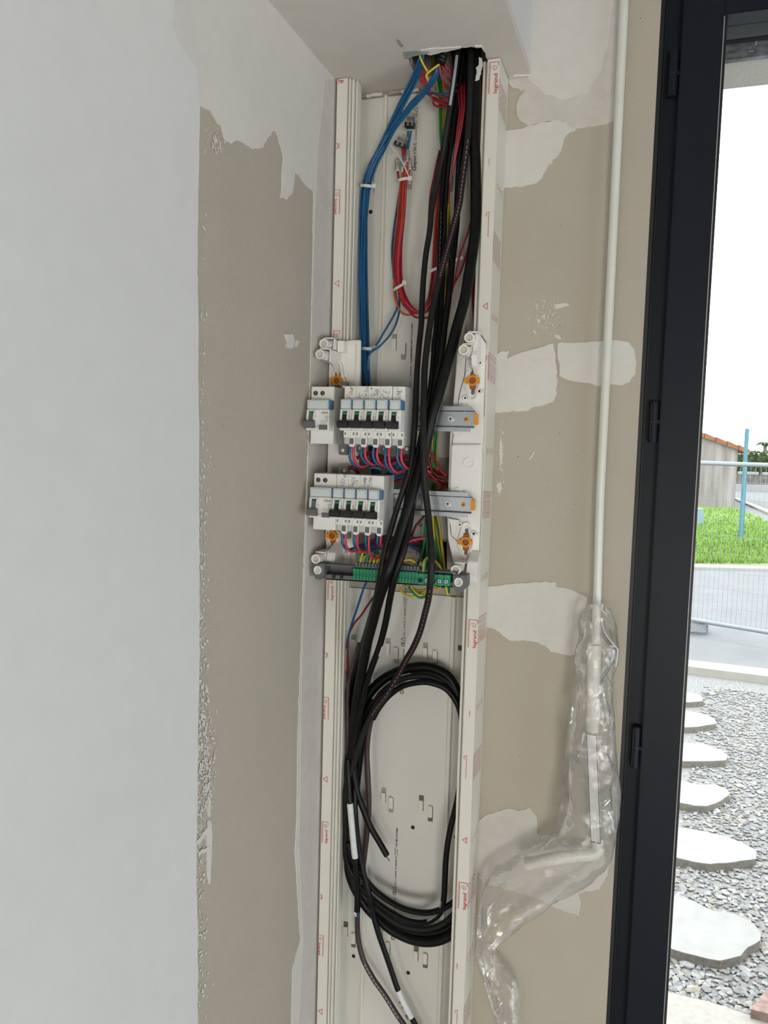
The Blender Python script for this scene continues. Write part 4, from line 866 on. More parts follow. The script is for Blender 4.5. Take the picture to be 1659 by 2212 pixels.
for i in range(5):
    a = 905 + i * 14; b = a + 14
    o = slope_box(a + .3, b - .3, -6, 18, EY - .006, EY + .016, 'screw_terminal', GTERM, bevel=.0006)
    c = P(a + 6, 1240, y=EY); zc = bz(a, 8)
    MB().ring((c.x, EY - .0078, zc), 'y', .0046, .0036, .002, 18).build('screw_collar', GTERM, o); MB().cyl((c.x, EY - .0066, zc), 'y', .0036, .0008, 16).build('screw_well', DARK, o)
    if i: MB().cyl((c.x, EY - .0072, zc), 'y', .0028, .0008, 14).build('terminal_screw', CHROME, o); MB().box(c.x - .0022, c.x + .0022, EY - .0076, EY - .0071, zc - .0004, zc + .0004).box(c.x - .0004, c.x + .0004, EY - .0076, EY - .0071, zc - .0022, zc + .0022).build('screw_cross', DARK, o)
    slope_box(a + 1, b - 3, -8, -6, EY - .002, EY + .012, 'terminal_ridge', GDARK)

# ================================================================== CABLES
def path(pts, sub=5): return cr([P(a, b, y=c) for a, b, c in pts], sub)
def cable(label, pts, wpx, mt=BLK, name='black_cable', cat='cable', group=None, n=12, sub=5, clampx=None, uv=False):
    pp_ = [P(a, b, y=c) for a, b, c in pts]
    mid = pp_[len(pp_) // 2]
    if clampx: 
        for v in pp_: v.x = min(max(v.x, clampx[0]), clampx[1])
    r = rad(wpx, mid); q = MB(); q.tube(cr(pp_, sub), r, n, uv=uv); o = q.build(name, mt, smooth=60); tag(o, label, cat, group); return o, cr(pp_, sub), r
INX = (.031, .219)
# dark grey flat-ish cable with the grey stripe at top
c1pts = [(994, 60, -.070), (990, 100, -.075), (983, 160, -.080), (975, 215, -.080), (963, 290, -.075), (954, 345, -.070), (943, 400, -.070), (933, 450, -.072), (928, 500, -.074), (920, 550, -.078), (915, 600, -.082), (912, 650, -.086), (910, 700, -.090), (905, 750, -.096), (901, 800, -.102), (899, 850, -.108), (897, 900, -.114), (893, 955, -.118), (887, 1005, -.122), (873, 1052, -.126), (857, 1100, -.130), (844, 1145, -.136), (831, 1190, -.142), (822, 1240, -.146), (812, 1290, -.135), (800, 1335, -.110), (785, 1385, -.085), (770, 1430, -.065), (757, 1470, -.052), (748, 1510, -.045), (742, 1570, -.040), (740, 1640, -.036), (741, 1720, -.034), (745, 1790, -.032), (760, 1860, -.03), (790, 1920, -.028)]
c1, c1p, r1 = cable('leftmost black cable with a pale grey strip near the ceiling hole', c1pts, 13, BLK2)
def near(pp_, px, py):
    best = 0; bd = 1e9
    for i, p_ in enumerate(pp_):
        d = p_ - CAM; z_ = d.dot(FW); a = 829.5 + F * d.dot(RX) / z_; b = 1106 - F * d.dot(UP) / z_
        e_ = (a - px) ** 2 + (b - py) ** 2
        if e_ < bd: bd = e_; best = i
    return best
def stripe(parent, pp_, i0, i1, r, ang, wid, name, mt, dash=None, lift=1.01):
    """thin printed or taped band lying along a cable"""
    q = MB(); k = 0
    for i in range(i0, min(i1, len(pp_) - 1)):
        a, b = pp_[i], pp_[i + 1]; t = (b - a).normalized(); side = t.cross(Vector((0, 1, 0))).normalized(); fr = side.cross(t).normalized()
        if fr.y > 0: fr = -fr
        if side.x < 0: side = -side
        nsub = 3 if dash else 1
        for s_ in range(nsub):
            if dash and (k % 3 == 2): k += 1; continue
            k += 1
            u0 = a.lerp(b, s_ / nsub); u1 = a.lerp(b, (s_ + (.7 if dash else 1.02)) / nsub)
            ring_ = []
            for (pt) in (u0, u1):
                for da in (-wid, 0, wid):
                    th = ang + da; ring_.append(pt + (side * math.sin(th) + fr * math.cos(th)) * r * lift)
            q.add(ring_, [(0, 1, 4, 3), (1, 2, 5, 4)])
    return q.build(name, mt, parent, smooth=60)
stripe(c1, c1p, near(c1p, 988, 128), near(c1p, 974, 232), r1, .15, .45, 'grey_strip', GRYS, lift=1.03)
# thick cable on the right
c2pts = [(1030, 60, -.060), (1028, 110, -.066), (1027, 200, -.070), (1025, 300, -.070), (1027, 350, -.068), (1028, 400, -.066), (1028, 450, -.066), (1026, 500, -.068), (1020, 550, -.074), (1012, 600, -.080), (1003, 650, -.086), (989, 700, -.092), (976, 750, -.100), (962, 800, -.108), (948, 850, -.114), (933, 900, -.118), (922, 950, -.118), (909, 1005, -.120), (896, 1052, -.126), (881, 1100, -.132), (867, 1145, -.138), (851, 1195, -.146), (836, 1240, -.150), (819, 1290, -.138), (806, 1340, -.115), (793, 1390, -.092), (783, 1440, -.074), (773, 1495, -.060), (766, 1550, -.052), (760, 1605, -.046), (753, 1655, -.042), (746, 1700, -.038), (739, 1765, -.034), (741, 1830, -.032), (756, 1890, -.03), (785, 1950, -.03), (830, 1997, -.03), (870, 2022, -.03), (910, 2034, -.03), (950, 2031, -.03), (985, 2010, -.03), (1003, 1970, -.03), (1010, 1900, -.03), (1012, 1800, -.028), (1010, 1700, -.028), (1006, 1600, -.03), (996, 1520, -.03), (972, 1466, -.03), (940, 1445, -.03), (905, 1440, -.03), (862, 1450, -.03), (822, 1472, -.03), (793, 1505, -.03), (774, 1555, -.028), (760, 1620, -.026), (750, 1700, -.024), (748, 1790, -.022)]
c2, c2p, r2 = cable('thickest black cable, beside the right lip, coiled at the bottom', c2pts, 21, BLK, n=16, clampx=(.036, .2370))
# twin thin dark cables
for k, (dx, wp, lb_) in enumerate([(-4, 10, 'left one of two thin dark cables between the strip cable and the thick one'), (5, 10, 'right one of two thin dark cables between the strip cable and the thick one')]):
    pts = [(1003, 60, -.055), (998, 110, -.060), (988, 180, -.062), (978, 250, -.062), (971, 305, -.062), (965, 350, -.060), (960, 400, -.058), (957, 450, -.058), (955, 500, -.060), (953, 560, -.064), (951, 620, -.070), (948, 670, -.078), (945, 710, -.084), (941, 750, -.092), (937, 800, -.100), (931, 850, -.108), (922, 900, -.110), (910, 955, -.112), (899, 1005, -.118), (886, 1055, -.122), (878, 1100, -.122 - .006 * k), (867, 1150, -.126), (853, 1200, -.132), (838, 1245, -.134), (822, 1290, -.122), (806, 1345, -.098), (790, 1400, -.074), (776, 1460, -.056), (766, 1520, -.040), (756, 1600, -.030), (748, 1700, -.024), (744, 1800, -.022), (762, 1880, -.022)]
    o, pp2, r_ = cable(lb_, [(a + dx, b, c) for a, b, c in pts], wp, BLK)
    if k == 0: stripe(o, pp2, near(pp2, 951, 460), near(pp2, 946, 640), r_, .4, .06, 'embossed_text', GRYS, dash=True)
# cable H and the dashed print cable D
c3, c3p, r3 = cable('black cable passing behind the red printed one in the upper trunking', [(1012, 60, -.050), (1008, 120, -.055), (1001, 220, -.056), (996, 300, -.056), (992, 360, -.054), (989, 420, -.052), (986, 480, -.054), (981, 530, -.060), (976, 570, -.066), (973, 600, -.070), (968, 650, -.078), (961, 700, -.086), (955, 750, -.094), (947, 800, -.100), (937, 850, -.104), (925, 900, -.106), (913, 955, -.110), (906, 1005, -.114), (899, 1050, -.118), (891, 1092, -.128), (883, 1140, -.136), (870, 1195, -.146), (854, 1242, -.148), (843, 1290, -.136), (834, 1340, -.114), (821, 1392, -.092), (803, 1442, -.074), (790, 1480, -.064), (779, 1530, -.058), (769, 1590, -.052), (763, 1645, -.050), (768, 1695, -.050), (781, 1738, -.050), (800, 1785, -.048), (820, 1820, -.046), (836, 1848, -.045)], 15, BLK)
stripe(c3, c3p, near(c3p, 818, 1396), near(c3p, 812, 1415), r3, 1.2, .2, 'scuffed_tape', TAPE, lift=1.02)
e = c3p[-1]; dv = (c3p[-1] - c3p[-3]).normalized()
for k, (dx, dz, mt) in enumerate([(-.002, 0, BLUE), (.002, .001, TAPE), (0, -.002, MODD), (.001, .0025, BLUE)]):
    MB().tube([e + Vector((dx, 0, dz)), e + dv * (.006 + .001 * k) + Vector((dx, 0, dz))], .0013, 8).build('cut_core', mt, c3)
dpts = [(1019, 60, -.070), (1017, 110, -.075), (1015, 200, -.078), (1011, 290, -.078), (1004, 350, -.076), (997, 400, -.075), (992, 440, -.075), (982, 480, -.077), (974, 510, -.080), (966, 540, -.083), (957, 572, -.087), (949, 602, -.090), (938, 650, -.096), (929, 700, -.102), (922, 750, -.108), (917, 800, -.114), (916, 850, -.122), (915, 900, -.128), (915, 950, -.132), (916, 1000, -.134), (918, 1050, -.134), (924, 1100, -.134), (928, 1140, -.138), (932, 1190, -.144), (931, 1240, -.148), (926, 1290, -.138), (918, 1325, -.120), (906, 1368, -.100), (892, 1400, -.085), (878, 1424, -.075), (860, 1458, -.068), (834, 1500, -.062), (806, 1538, -.058), (786, 1580, -.056), (773, 1620, -.054), (761, 1660, -.052), (748, 1702, -.050), (738, 1742, -.048), (735, 1790, -.044), (742, 1850, -.040), (762, 1900, -.036), (800, 1950, -.034), (850, 1990, -.034), (885, 2004, -.034), (915, 2007, -.034), (945, 2001, -.034), (972, 1983, -.034), (1000, 1945, -.034), (1008, 1870, -.03), (1008, 1750, -.03), (1006, 1640, -.03), (996, 1545, -.032), (972, 1490, -.036), (940, 1466, -.040), (905, 1461, -.042), (868, 1467, -.042), (832, 1488, -.040), (803, 1520, -.038), (786, 1560, -.034)]
c4, c4p, r4 = cable('black cable with a broken red print line, sweeping right then back to the coil', dpts, 13.5, BLK2, clampx=(.034, .2395))
stripe(c4, c4p, near(c4p, 1010, 300), near(c4p, 949, 600), r4, .35, .16, 'red_print_line', PINKI, dash=True); stripe(c4, c4p, near(c4p, 928, 1275), near(c4p, 800, 1548), r4, .3, .13, 'red_print_line', PINKI, dash=True)
# coil strands
coilA, cap_, rA = cable('inner glossy strand of the black cable coil in the lower trunking', [(752, 1820, -.045), (768, 1868, -.045), (790, 1900, -.045), (812, 1925, -.045), (840, 1946, -.045), (870, 1962, -.045), (900, 1970, -.045), (930, 1971, -.045), (960, 1961, -.045), (985, 1943, -.045), (1003, 1912, -.04), (1010, 1850, -.035), (1010, 1700, -.035), (1005, 1600, -.035), (994, 1535, -.04), (968, 1492, -.045), (935, 1476, -.05), (905, 1474, -.05), (868, 1483, -.05), (838, 1505, -.05), (818, 1530, -.05), (806, 1552, -.046)], 13, BLK, group='strands of the cable coil', clampx=(.034, .2395))
coilB, cbp, rB = cable('middle strand of the black cable coil with a grey stripe on its top arc', [(738, 1800, -.04), (750, 1860, -.04), (775, 1910, -.04), (812, 1948, -.04), (850, 1974, -.04), (885, 1990, -.04), (920, 1992, -.04), (948, 1975, -.042), (958, 1945, -.046), (961, 1900, -.050), (963, 1860, -.050), (967, 1822, -.050), (975, 1780, -.048), (985, 1740, -.046), (993, 1700, -.044), (1003, 1650, -.040), (1008, 1590, -.034), (999, 1530, -.034), (974, 1480, -.034), (940, 1457, -.036), (905, 1453, -.036), (862, 1463, -.038), (826, 1488, -.038), (798, 1525, -.038), (780, 1570, -.036), (765, 1640, -.034), (752, 1720, -.034), (742, 1780, -.034)], 13, BLK, group='strands of the cable coil', clampx=(.034, .2395))
stripe(coilB, cbp, near(cbp, 884, 1458), near(cbp, 866, 1462), rB, -.2, .3, 'grey_strip', GRYS, lift=1.05); stripe(coilB, cbp, near(cbp, 846, 1474), near(cbp, 806, 1512), rB, -.2, .4, 'grey_strip', GRYS, lift=1.05); stripe(coilB, cbp, near(cbp, 925, 1990), near(cbp, 956, 1945), rB, -.9, .5, 'grey_strip', GRYS, lift=1.05)
coilC, ccp, rC = cable('outer strand of the black cable coil, hugging the left edge', [(735, 1520, -.03), (733, 1600, -.03), (731, 1700, -.03), (733, 1790, -.03), (742, 1850, -.03), (764, 1905, -.028), (800, 1955, -.026), (845, 1995, -.024), (885, 2012, -.024), (920, 2016, -.024), (955, 2010, -.024), (985, 1990, -.024), (1003, 1950, -.024), (1010, 1850, -.022)], 14, BLK, group='strands of the cable coil', clampx=(.034, .2395))
stripe(coilC, ccp, near(ccp, 731, 1745), near(ccp, 742, 1835), rC, .25, .3, 'grey_strip', GRYS, lift=1.05)
cable('black cable filling the left side behind the crossing cables', [(780, 1400, -.03), (770, 1460, -.03), (762, 1520, -.028), (752, 1600, -.026), (744, 1700, -.026), (742, 1780, -.026), (752, 1850, -.026), (775, 1910, -.026), (805, 1955, -.022), (850, 1995, -.018)], 16, BLK, clampx=(.034, .2395))
cable('thin dark cable against the left lip, below the earth bar', [(776, 1390, -.075), (765, 1430, -.066), (754, 1470, -.060), (744, 1510, -.056), (738, 1560, -.052), (736, 1620, -.048), (733, 1700, -.044), (735, 1780, -.04), (750, 1850, -.04)], 9, BRN, clampx=(.036, .218))
for k, pts in enumerate([[(905, 1447, -.028), (862, 1458, -.028), (824, 1480, -.028), (796, 1512, -.028), (780, 1550, -.026), (768, 1610, -.024), (758, 1690, -.022), (752, 1780, -.02), (760, 1860, -.02)], [(880, 1462, -.034), (846, 1478, -.034), (815, 1505, -.034), (795, 1540, -.034), (784, 1590, -.032), (776, 1650, -.03), (768, 1720, -.028), (760, 1800, -.026), (770, 1870, -.026)]]):
    cable(['outer', 'inner'][k] + ' black strand at the dense left side of the coil, behind the crossing cables', pts, 16, BLK, clampx=(.034, .2395))
# brown cable running out at the bottom
c5, c5p, r5 = cable('dark brown cable leaving at the bottom, left of the taped black one', [(815, 1525, -.046), (800, 1562, -.046), (793, 1620, -.042), (795, 1680, -.040), (797, 1740, -.038), (793, 1800, -.036), (786, 1860, -.036), (779, 1910, -.038), (773, 1960, -.040), (772, 2000, -.040), (775, 2035, -.040), (785, 2073, -.040), (806, 2113, -.040), (833, 2152, -.040), (858, 2192, -.040), (885, 2232, -.040), (920, 2290, -.038)], 11.5, BRN)
stripe(c5, c5p, near(c5p, 790, 2083), near(c5p, 862, 2200), r5, .2, .22, 'scuff', GRYS, dash=True, lift=1.005)
c6, c6p, r6 = cable('black cable with a marked white tape at its lower end', [(762, 1650, -.045), (766, 1700, -.050), (767, 1750, -.055), (771, 1800, -.055), (776, 1840, -.055), (785, 1884, -.055), (797, 1932, -.055), (806, 1975, -.052), (818, 2018, -.050), (832, 2058, -.048), (846, 2099, -.046), (860, 2139, -.046), (874, 2170, -.046), (889, 2198, -.046), (905, 2230, -.045), (930, 2285, -.044)], 12, BLK)
def sleeve(parent, pp_, i0, i1, r, name, mt, k=1.12):
    return MB().tube(pp_[i0:i1 + 1], r * k, 14).build(name, mt, parent, smooth=60)
i6 = near(c6p, 859, 2140); s6 = sleeve(c6, c6p, i6, near(c6p, 890, 2200), r6, 'white_tape_sleeve', TAPE)
q = MB()
for k, (ii, s_) in enumerate([(i6 + 3, 'u'), (i6 + 5, 's'), (i6 + 8, 'M'), (i6 + 9, '<')]):
    a = c6p[ii]; t = (c6p[ii + 1] - a).normalized(); sd_ = t.cross(Vector((0, 1, 0))).normalized()
    put_text(q, s_, a + Vector((0, -r6 * 1.15, 0)) - sd_ * .002, t, -sd_, size=.0062, bold=.03)
q.build('marker_writing', BLKI, s6, smooth=0)
c7, c7p, r7 = cable('short black cable wrapped in white tape, cut end showing cores', [(752, 1640, -.050), (753, 1690, -.056), (756, 1735, -.060), (760, 1780, -.060), (764, 1825, -.060), (768, 1860, -.060), (771, 1900, -.058), (772, 1940, -.056), (771, 1968, -.055)], 13, BLK)
s7 = sleeve(c7, c7p, near(c7p, 756, 1733), near(c7p, 767, 1852), r7, 'white_tape_sleeve', TAPE, 1.04)
q = MB()
for ii in range(near(c7p, 756, 1745), near(c7p, 767, 1850), 2):
    a = c7p[ii] + Vector((-r7 * .9, -r7 * .9, .001)); b = c7p[ii] + Vector((r7 * .9, -r7 * .9, .004)); m_ = (a + b) / 2 + Vector((0, -r7 * .35, 0)); stroke(q, [a, m_, b], .0003, (0, -1, 0))
q.build('tape_overlap', MODG, s7, smooth=0)
e = c7p[-1]
for k, (dx, mt) in enumerate([(-.003, TAPE), (.0005, BLUE), (.003, BLUE), (-.001, TAPE)]):
    MB().tube([e + Vector((dx, -.001, 0)), e + Vector((dx * 1.2, -.001, -.006 - .001 * k))], .0013, 8).build('cut_core', mt, c7)

# blue wires -------------------------------------------------------
def bundle(n, pts, rpx, mt, name, label, cat, group, seed, spread=1.0, n_side=7, sub=4, xy=None, uv=False, flat=.8, r_abs=None, twist=.5):
    rnd = random.Random(seed); offs = []
    R = 0
    k = 0
    while len(offs) < n:
        a = k * 2.39996; rr = math.sqrt(k + .35); offs.append((rr * math.cos(a), rr * math.sin(a))); k += 1
    out = []
    base = [P(a, b, y=c) for a, b, c, *_ in pts]; r = r_abs or rad(rpx, base[len(base) // 2])
    rt = r * .88
    for i, (ox, oy) in enumerate(offs):
        ph = rnd.uniform(0, 6.28); pl = []
        for j, p_ in enumerate(base):
            sp = pts[j][3] if len(pts[j]) > 3 else 1
            tw = twist * math.sin(j * .55 + ph * .15); c_, s_ = math.cos(tw), math.sin(tw)
            x_ = ox * c_ - oy * s_; y_ = ox * s_ + oy * c_
            w_ = .55 * math.sin(j * .9 + ph)
            pl.append(p_ + Vector(((x_ * 1.02 + w_) * r * sp, (y_ * flat) * r * min(sp, 1.3), 0)))
        m_ = mt[i % len(mt)] if isinstance(mt, (list, tuple)) else mt
        o = MB().tube(cr(pl, sub), rt, n_side, uv=uv); o = o.build(name, m_, smooth=60); tag(o, label if isinstance(label, str) else label[i % len(label)], cat, group if isinstance(group, str) else group[i % len(group)]); out.append(o)
    return out
main = [(835, 300, -.045), (819, 330, -.042), (804, 360, -.040), (792, 400, -.038), (787, 450, -.036), (785, 500, -.036), (783, 560, -.036), (783, 620, -.036), (785, 680, -.036), (788, 735, -.038), (790, 790, -.040), (793, 840, -.042), (797, 900, -.046), (803, 955, -.050), (808, 1000, -.052), (813, 1030, -.050), (812, 1060, -.040)]
bundle(6, [(921, 70, -.10, .6), (915, 105, -.098, .7), (908, 135, -.092, .8), (896, 168, -.080, 1.1), (874, 212, -.066, 1.3), (852, 255, -.054, 1.2), (830, 300, -.046)] + [(a - 3, b, c - .003) for a, b, c in main[1:]], 5.2, BLUE, 'blue_wire', 'blue wire of the left bundle, entering at the left of the ceiling hole', 'wire', 'blue wires from the left of the ceiling hole', 11)
bundle(8, [(954, 108, -.088, .5), (948, 140, -.088, .7), (936, 172, -.082, 1), (912, 205, -.070, 1.1), (884, 236, -.060, 1.1), (858, 268, -.052, 1.1), (838, 300, -.046)] + [(a + 3, b, c + .004) for a, b, c in main[1:]], 5.2, BLUE, 'blue_wire', 'blue wire of the left bundle, coming out of the black corrugated conduit', 'wire', 'blue wires from the corrugated conduit', 12)
cable('single blue wire crossing right to the strip cable under the hole', [(860, 262, -.05), (884, 226, -.052), (905, 206, -.055), (930, 202, -.06), (955, 203, -.065), (980, 199, -.066), (1000, 190, -.055)], 4.5, BLUE, 'blue_wire', 'wire', n=7)
for k, pts in enumerate([[(882, 283, -.030), (879, 310, -.028), (872, 350, -.020), (864, 410, -.016), (853, 480, -.016), (847, 540, -.018), (850, 590, -.02), (855, 640, -.024), (858, 664, -.03), (843, 695, -.034), (829, 718, -.038), (815, 742, -.044), (800, 757, -.050), (784, 752, -.052), (779, 744, -.050)],
                         [(888, 283, -.030), (883, 312, -.028), (876, 350, -.020), (867, 410, -.016), (858, 480, -.016), (851, 540, -.018), (856, 590, -.02), (862, 640, -.024), (861, 680, -.032), (847, 717, -.036), (821, 747, -.042), (798, 766, -.048), (795, 800, -.045)]]):
    cable(['upper', 'lower'][k] + ' of two blue wires leaving the connector and curving into the left bundle', pts, 4.6, BLUE, 'blue_wire', 'wire', n=7)
# red / orange loop bundle
lab_r = 'red wire of the capped loop bundle'; lab_o = 'orange wire of the capped loop bundle'
loop = [(874, 372, -.030, 1), (873, 388, -.032, 1), (870, 430, -.032, 1), (866, 480, -.032, 1), (860, 530, -.032, 1), (858, 580, -.032, 1.1), (862, 615, -.034, .9), (870, 642, -.036, 1.1), (884, 664, -.038, 1.2), (903, 676, -.038, 1.2), (920, 668, -.038, 1.3), (933, 645, -.038, 1.1), (938, 610, -.036, 1), (941, 575, -.034, 1), (944, 520, -.034, 1.1), (948, 460, -.036, 1.1), (956, 400, -.040, 1.1), (966, 340, -.044, 1.1), (975, 290, -.046, 1.1), (982, 240, -.048, 1), (984, 190, -.045), (985, 140, -.040), (988, 90, -.035)]
bundle(12, loop, 5.0, [REDW, REDW, ORW, REDW, DRED, REDW, ORW, REDW, REDW, ORW, PINKR, ORW], 'loop_wire', [lab_r if k not in (2, 6, 9, 11) else lab_o for k in range(12)], 'wire', ['red wires of the loop bundle' if k not in (2, 6, 9, 11) else 'orange wires of the loop bundle' for k in range(12)], 21, flat=.7, twist=.3)
cable('orange wire sagging lowest left of the loop', [(853, 600, -.030), (851, 625, -.034), (857, 655, -.038), (868, 675, -.040), (885, 680, -.040), (905, 672, -.040), (922, 655, -.038)], 4.8, ORW, 'orange_wire', 'wire', n=7)
cable('red wire sagging lowest right of the loop', [(862, 590, -.034), (868, 630, -.040), (878, 660, -.042), (893, 682, -.042), (912, 687, -.042), (930, 684, -.040), (948, 670, -.036), (960, 640, -.034)], 4.8, REDW, 'red_wire', 'wire', n=7)
# conduit and wires dropping from it
cond = MB(); cpt = cr([P(a, b, y=c) for a, b, c in [(966, 40, -.075), (962, 85, -.082), (956, 120, -.087), (949, 142, -.090)]], 14)
rr0 = rad(22, cpt[10]); cond.tube(cpt, [rr0 * (1.0 if (i // 2) % 2 else .80) for i in range(len(cpt))], 18)
tag(cond.build('corrugated_conduit', BLK2, smooth=60), 'black corrugated conduit mouth hanging in the ceiling hole', 'conduit')
lab = 'red wire arching out of the conduit toward the black cables'
for k, pts in enumerate([[(949, 140, -.092), (953, 165, -.085), (962, 185, -.075), (975, 200, -.065), (985, 215, -.055)], [(954, 140, -.090), (965, 165, -.080), (976, 180, -.070), (988, 200, -.060)], [(956, 135, -.090), (973, 155, -.080), (980, 172, -.070), (990, 190, -.060)], [(975, 100, -.04), (980, 140, -.04), (984, 170, -.04), (988, 200, -.04)]]):
    cable(lab, pts, 5, REDW if k < 3 else DRED, 'red_wire', 'wire', 'red wires from the conduit', n=7)
cable('orange red wire standing straight at the back of the ceiling hole', [(990, 80, -.03), (987, 110, -.032), (984, 150, -.034), (980, 190, -.036)], 5, ORW, 'red_wire', 'wire', n=7)
for k, pts in enumerate([[(903, 132, -.085), (906, 156, -.076), (913, 180, -.066), (926, 203, -.056), (945, 215, -.048), (975, 226, -.055), (990, 225, -.05)], [(910, 132, -.082), (914, 158, -.074), (920, 180, -.064), (934, 200, -.056), (955, 208, -.048), (985, 220, -.052)]]):
    cable('pink red wire curving out at the left of the ceiling hole', pts, 5.5, PINKR, 'red_wire', 'wire', 'pink red wires at the left of the ceiling hole', n=7)
cable('small red wire loop hooked beside the strip cable', [(978, 222, -.055), (955, 222, -.054), (938, 212, -.052), (936, 222, -.050), (942, 229, -.050), (960, 231, -.054), (980, 228, -.055)], 4.8, REDW, 'red_wire', 'wire', n=7)
cable('red wire slanting above the small loop', [(925, 204, -.048), (938, 214, -.052), (955, 224, -.055), (975, 228, -.056), (985, 226, -.05)], 4.8, REDW, 'red_wire', 'wire', n=7)
for k, dx in enumerate((0, 5, 10)):
    cable('red wire falling behind the strip cable below the hole', [(992 + dx * 1.3, 150, -.045), (990 + dx * 1.3, 195, -.064), (993 + dx, 235, -.070), (988 + dx * .8, 280, -.067), (981 + dx * .3, 340, -.060), (974, 390, -.050), (968, 440, -.044)], 4.8, [DRED, REDW, REDW][k], 'red_wire', 'wire', 'red wires behind the strip cable', n=7)
cable('kinked yellow wire left of the conduit', [(903, 90, -.105), (907, 120, -.102), (914, 138, -.098), (925, 156, -.092)], 4.6, YEL, 'yellow_wire', 'wire', n=7)
cable('short yellow wire from the conduit mouth', [(949, 139, -.096), (938, 147, -.096), (925, 157, -.095), (921, 163, -.095), (922, 168, -.093), (925, 173, -.088)], 4.6, YEL, 'yellow_wire', 'wire', n=7)
cable('red wire running down inside the left of the loop', [(950, 325, -.048), (944, 350, -.050), (937, 385, -.050), (930, 420, -.050), (927, 460, -.052), (926, 500, -.054), (923, 560, -.056)], 5, DRED, 'red_wire', 'wire', n=7)
# dark red bundle by the right lip
bundle(5, [(1042, 150, -.040), (1042, 220, -.040), (1040, 300, -.040), (1037, 400, -.040), (1034, 500, -.040), (1030, 580, -.044, 1.2), (1026, 640, -.048, 1.1), (1026, 690, -.052, .6), (1026, 722, -.056, .5), (1020, 760, -.050, .5), (1012, 860, -.03, .6), (1005, 950, -.02, .7), (995, 1010, -.02)], 5, [DRED, DRED, REDW], 'dark_red_wire', 'dark red wire running down beside the right trunking lip', 'wire', 'dark red wires beside the right lip', 31, flat=.5)
for k, pts in enumerate([[(1016, 480, -.045), (1009, 507, -.045), (1000, 530, -.045), (992, 556, -.046), (984, 596, -.046), (977, 628, -.046), (968, 660, -.04)], [(1016, 520, -.045), (1008, 548, -.045), (996, 584, -.046), (981, 614, -.048), (974, 636, -.048), (966, 665, -.042)]]):
    cable(['upper', 'lower'][k] + ' of two thin red wires slanting left from the thick cable', pts, 4.6, REDW, 'red_wire', 'wire', n=6)
# green-yellow bundle
gyp = [(944, 60, -.02), (942, 120, -.022), (946, 160, -.026), (952, 200, -.030), (953, 240, -.032), (955, 300, -.034), (962, 360, -.034), (966, 420, -.034), (966, 480, -.034), (963, 560, -.034), (962, 600, -.034), (958, 680, -.034), (955, 760, -.034), (950, 840, -.034), (944, 900, -.034), (941, 950, -.032), (940, 1000, -.030), (939, 1060, -.030, 1.1), (940, 1110, -.035, 1.2), (944, 1150, -.045, 1.7), (950, 1195, -.060, 2.0), (956, 1235, -.080, 1.6), (956, 1270, -.09, 1.2)]
bundle(8, gyp, 5.2, [GY, GY, mat('green_insulation', (.015, .20, .07), .36, noise_amt=.05), GY, YEL], 'earth_wire', 'green and yellow earth wire of the long bundle down the right side', 'wire', 'earth wires down the right side', 41, uv=True, flat=.6)
def arc_wire(label, pts, mt=GY, w=5.2, grp=None):
    return cable(label, pts, w, mt, 'earth_wire', 'wire', grp, n=7, uv=True)
GREENW = MATS['green_insulation']
glist = [(772, 0), (779, 1), (786, 2), (793, 3), (800, 4), (808, 5), (815, 6)]
hts = [1198, 1192, 1199, 1187, 1200, 1201, 1206]
for (px, k) in glist:
    arc_wire('earth wire looping into a push terminal left of the black cables', [(px, 1232, EY + .007), (px, 1212, EY + .006), (px + 5, hts[k] + 2, EY + .006), (px + 14, hts[k], EY + .014), (px + 24, hts[k] + 8, EY + .03), (px + 34, 1222, EY + .05), (px + 60, 1236, -.05), (px + 100, 1230, -.04)], [GREENW, YEL, GY, GREENW, GY, YEL, YEL][k], 5, 'earth wires into the left push terminals')
arc_wire('yellow earth wire bowing over the right push terminals', [(866, 1232, EY + .007), (868, 1214, EY + .008), (880, 1209, EY + .010), (892, 1212, EY + .014), (899, 1222, EY + .02), (903, 1236, EY + .03)], YEL, 6)
arc_wire('yellow earth wire lying slanted behind the right push terminals', [(868, 1216, EY + .02), (880, 1220, EY + .022), (895, 1226, EY + .026), (912, 1234, EY + .03)], YEL, 5.5)
arc_wire('green earth wire dropping from the gap to the bar middle', [(920, 1120, -.06), (918, 1150, -.065), (914, 1185, -.075), (906, 1210, -.085), (901, 1222, -.09), (910, 1226, -.092), (930, 1226, -.09)], GREENW, 5.5)
arc_wire('green and yellow earth wire hooked into the screw terminal', [(916, 1236, EY + .002), (916, 1222, EY), (919, 1210, EY + .002), (926, 1206, EY + .01), (932, 1215, EY + .03)], GY, 8)
arc_wire('yellow earth wire bending down right of the printed cable', [(930, 1205, -.09), (940, 1212, -.10), (950, 1224, -.11), (957, 1238, -.112), (962, 1262, -.11), (966, 1282, -.105), (970, 1280, -.10), (969, 1262, -.09)], GY, 6.5)
for k, pts in enumerate([[(924, 1110, -.05), (922, 1150, -.055), (922, 1200, -.065), (921, 1236, -.08)], [(928, 1110, -.05), (927, 1150, -.055), (927, 1195, -.065), (926, 1236, -.08)], [(935, 1112, -.05), (937, 1150, -.05), (941, 1190, -.055), (944, 1230, -.07), (940, 1240, -.08)], [(945, 1115, -.05), (951, 1150, -.05), (957, 1195, -.06), (962, 1240, -.08), (968, 1278, -.09)]]):
    arc_wire('earth wire hanging straight in front of the dark wall opening', pts, [GREENW, YEL, YEL, GY][k], 5, 'earth wires before the wall opening')
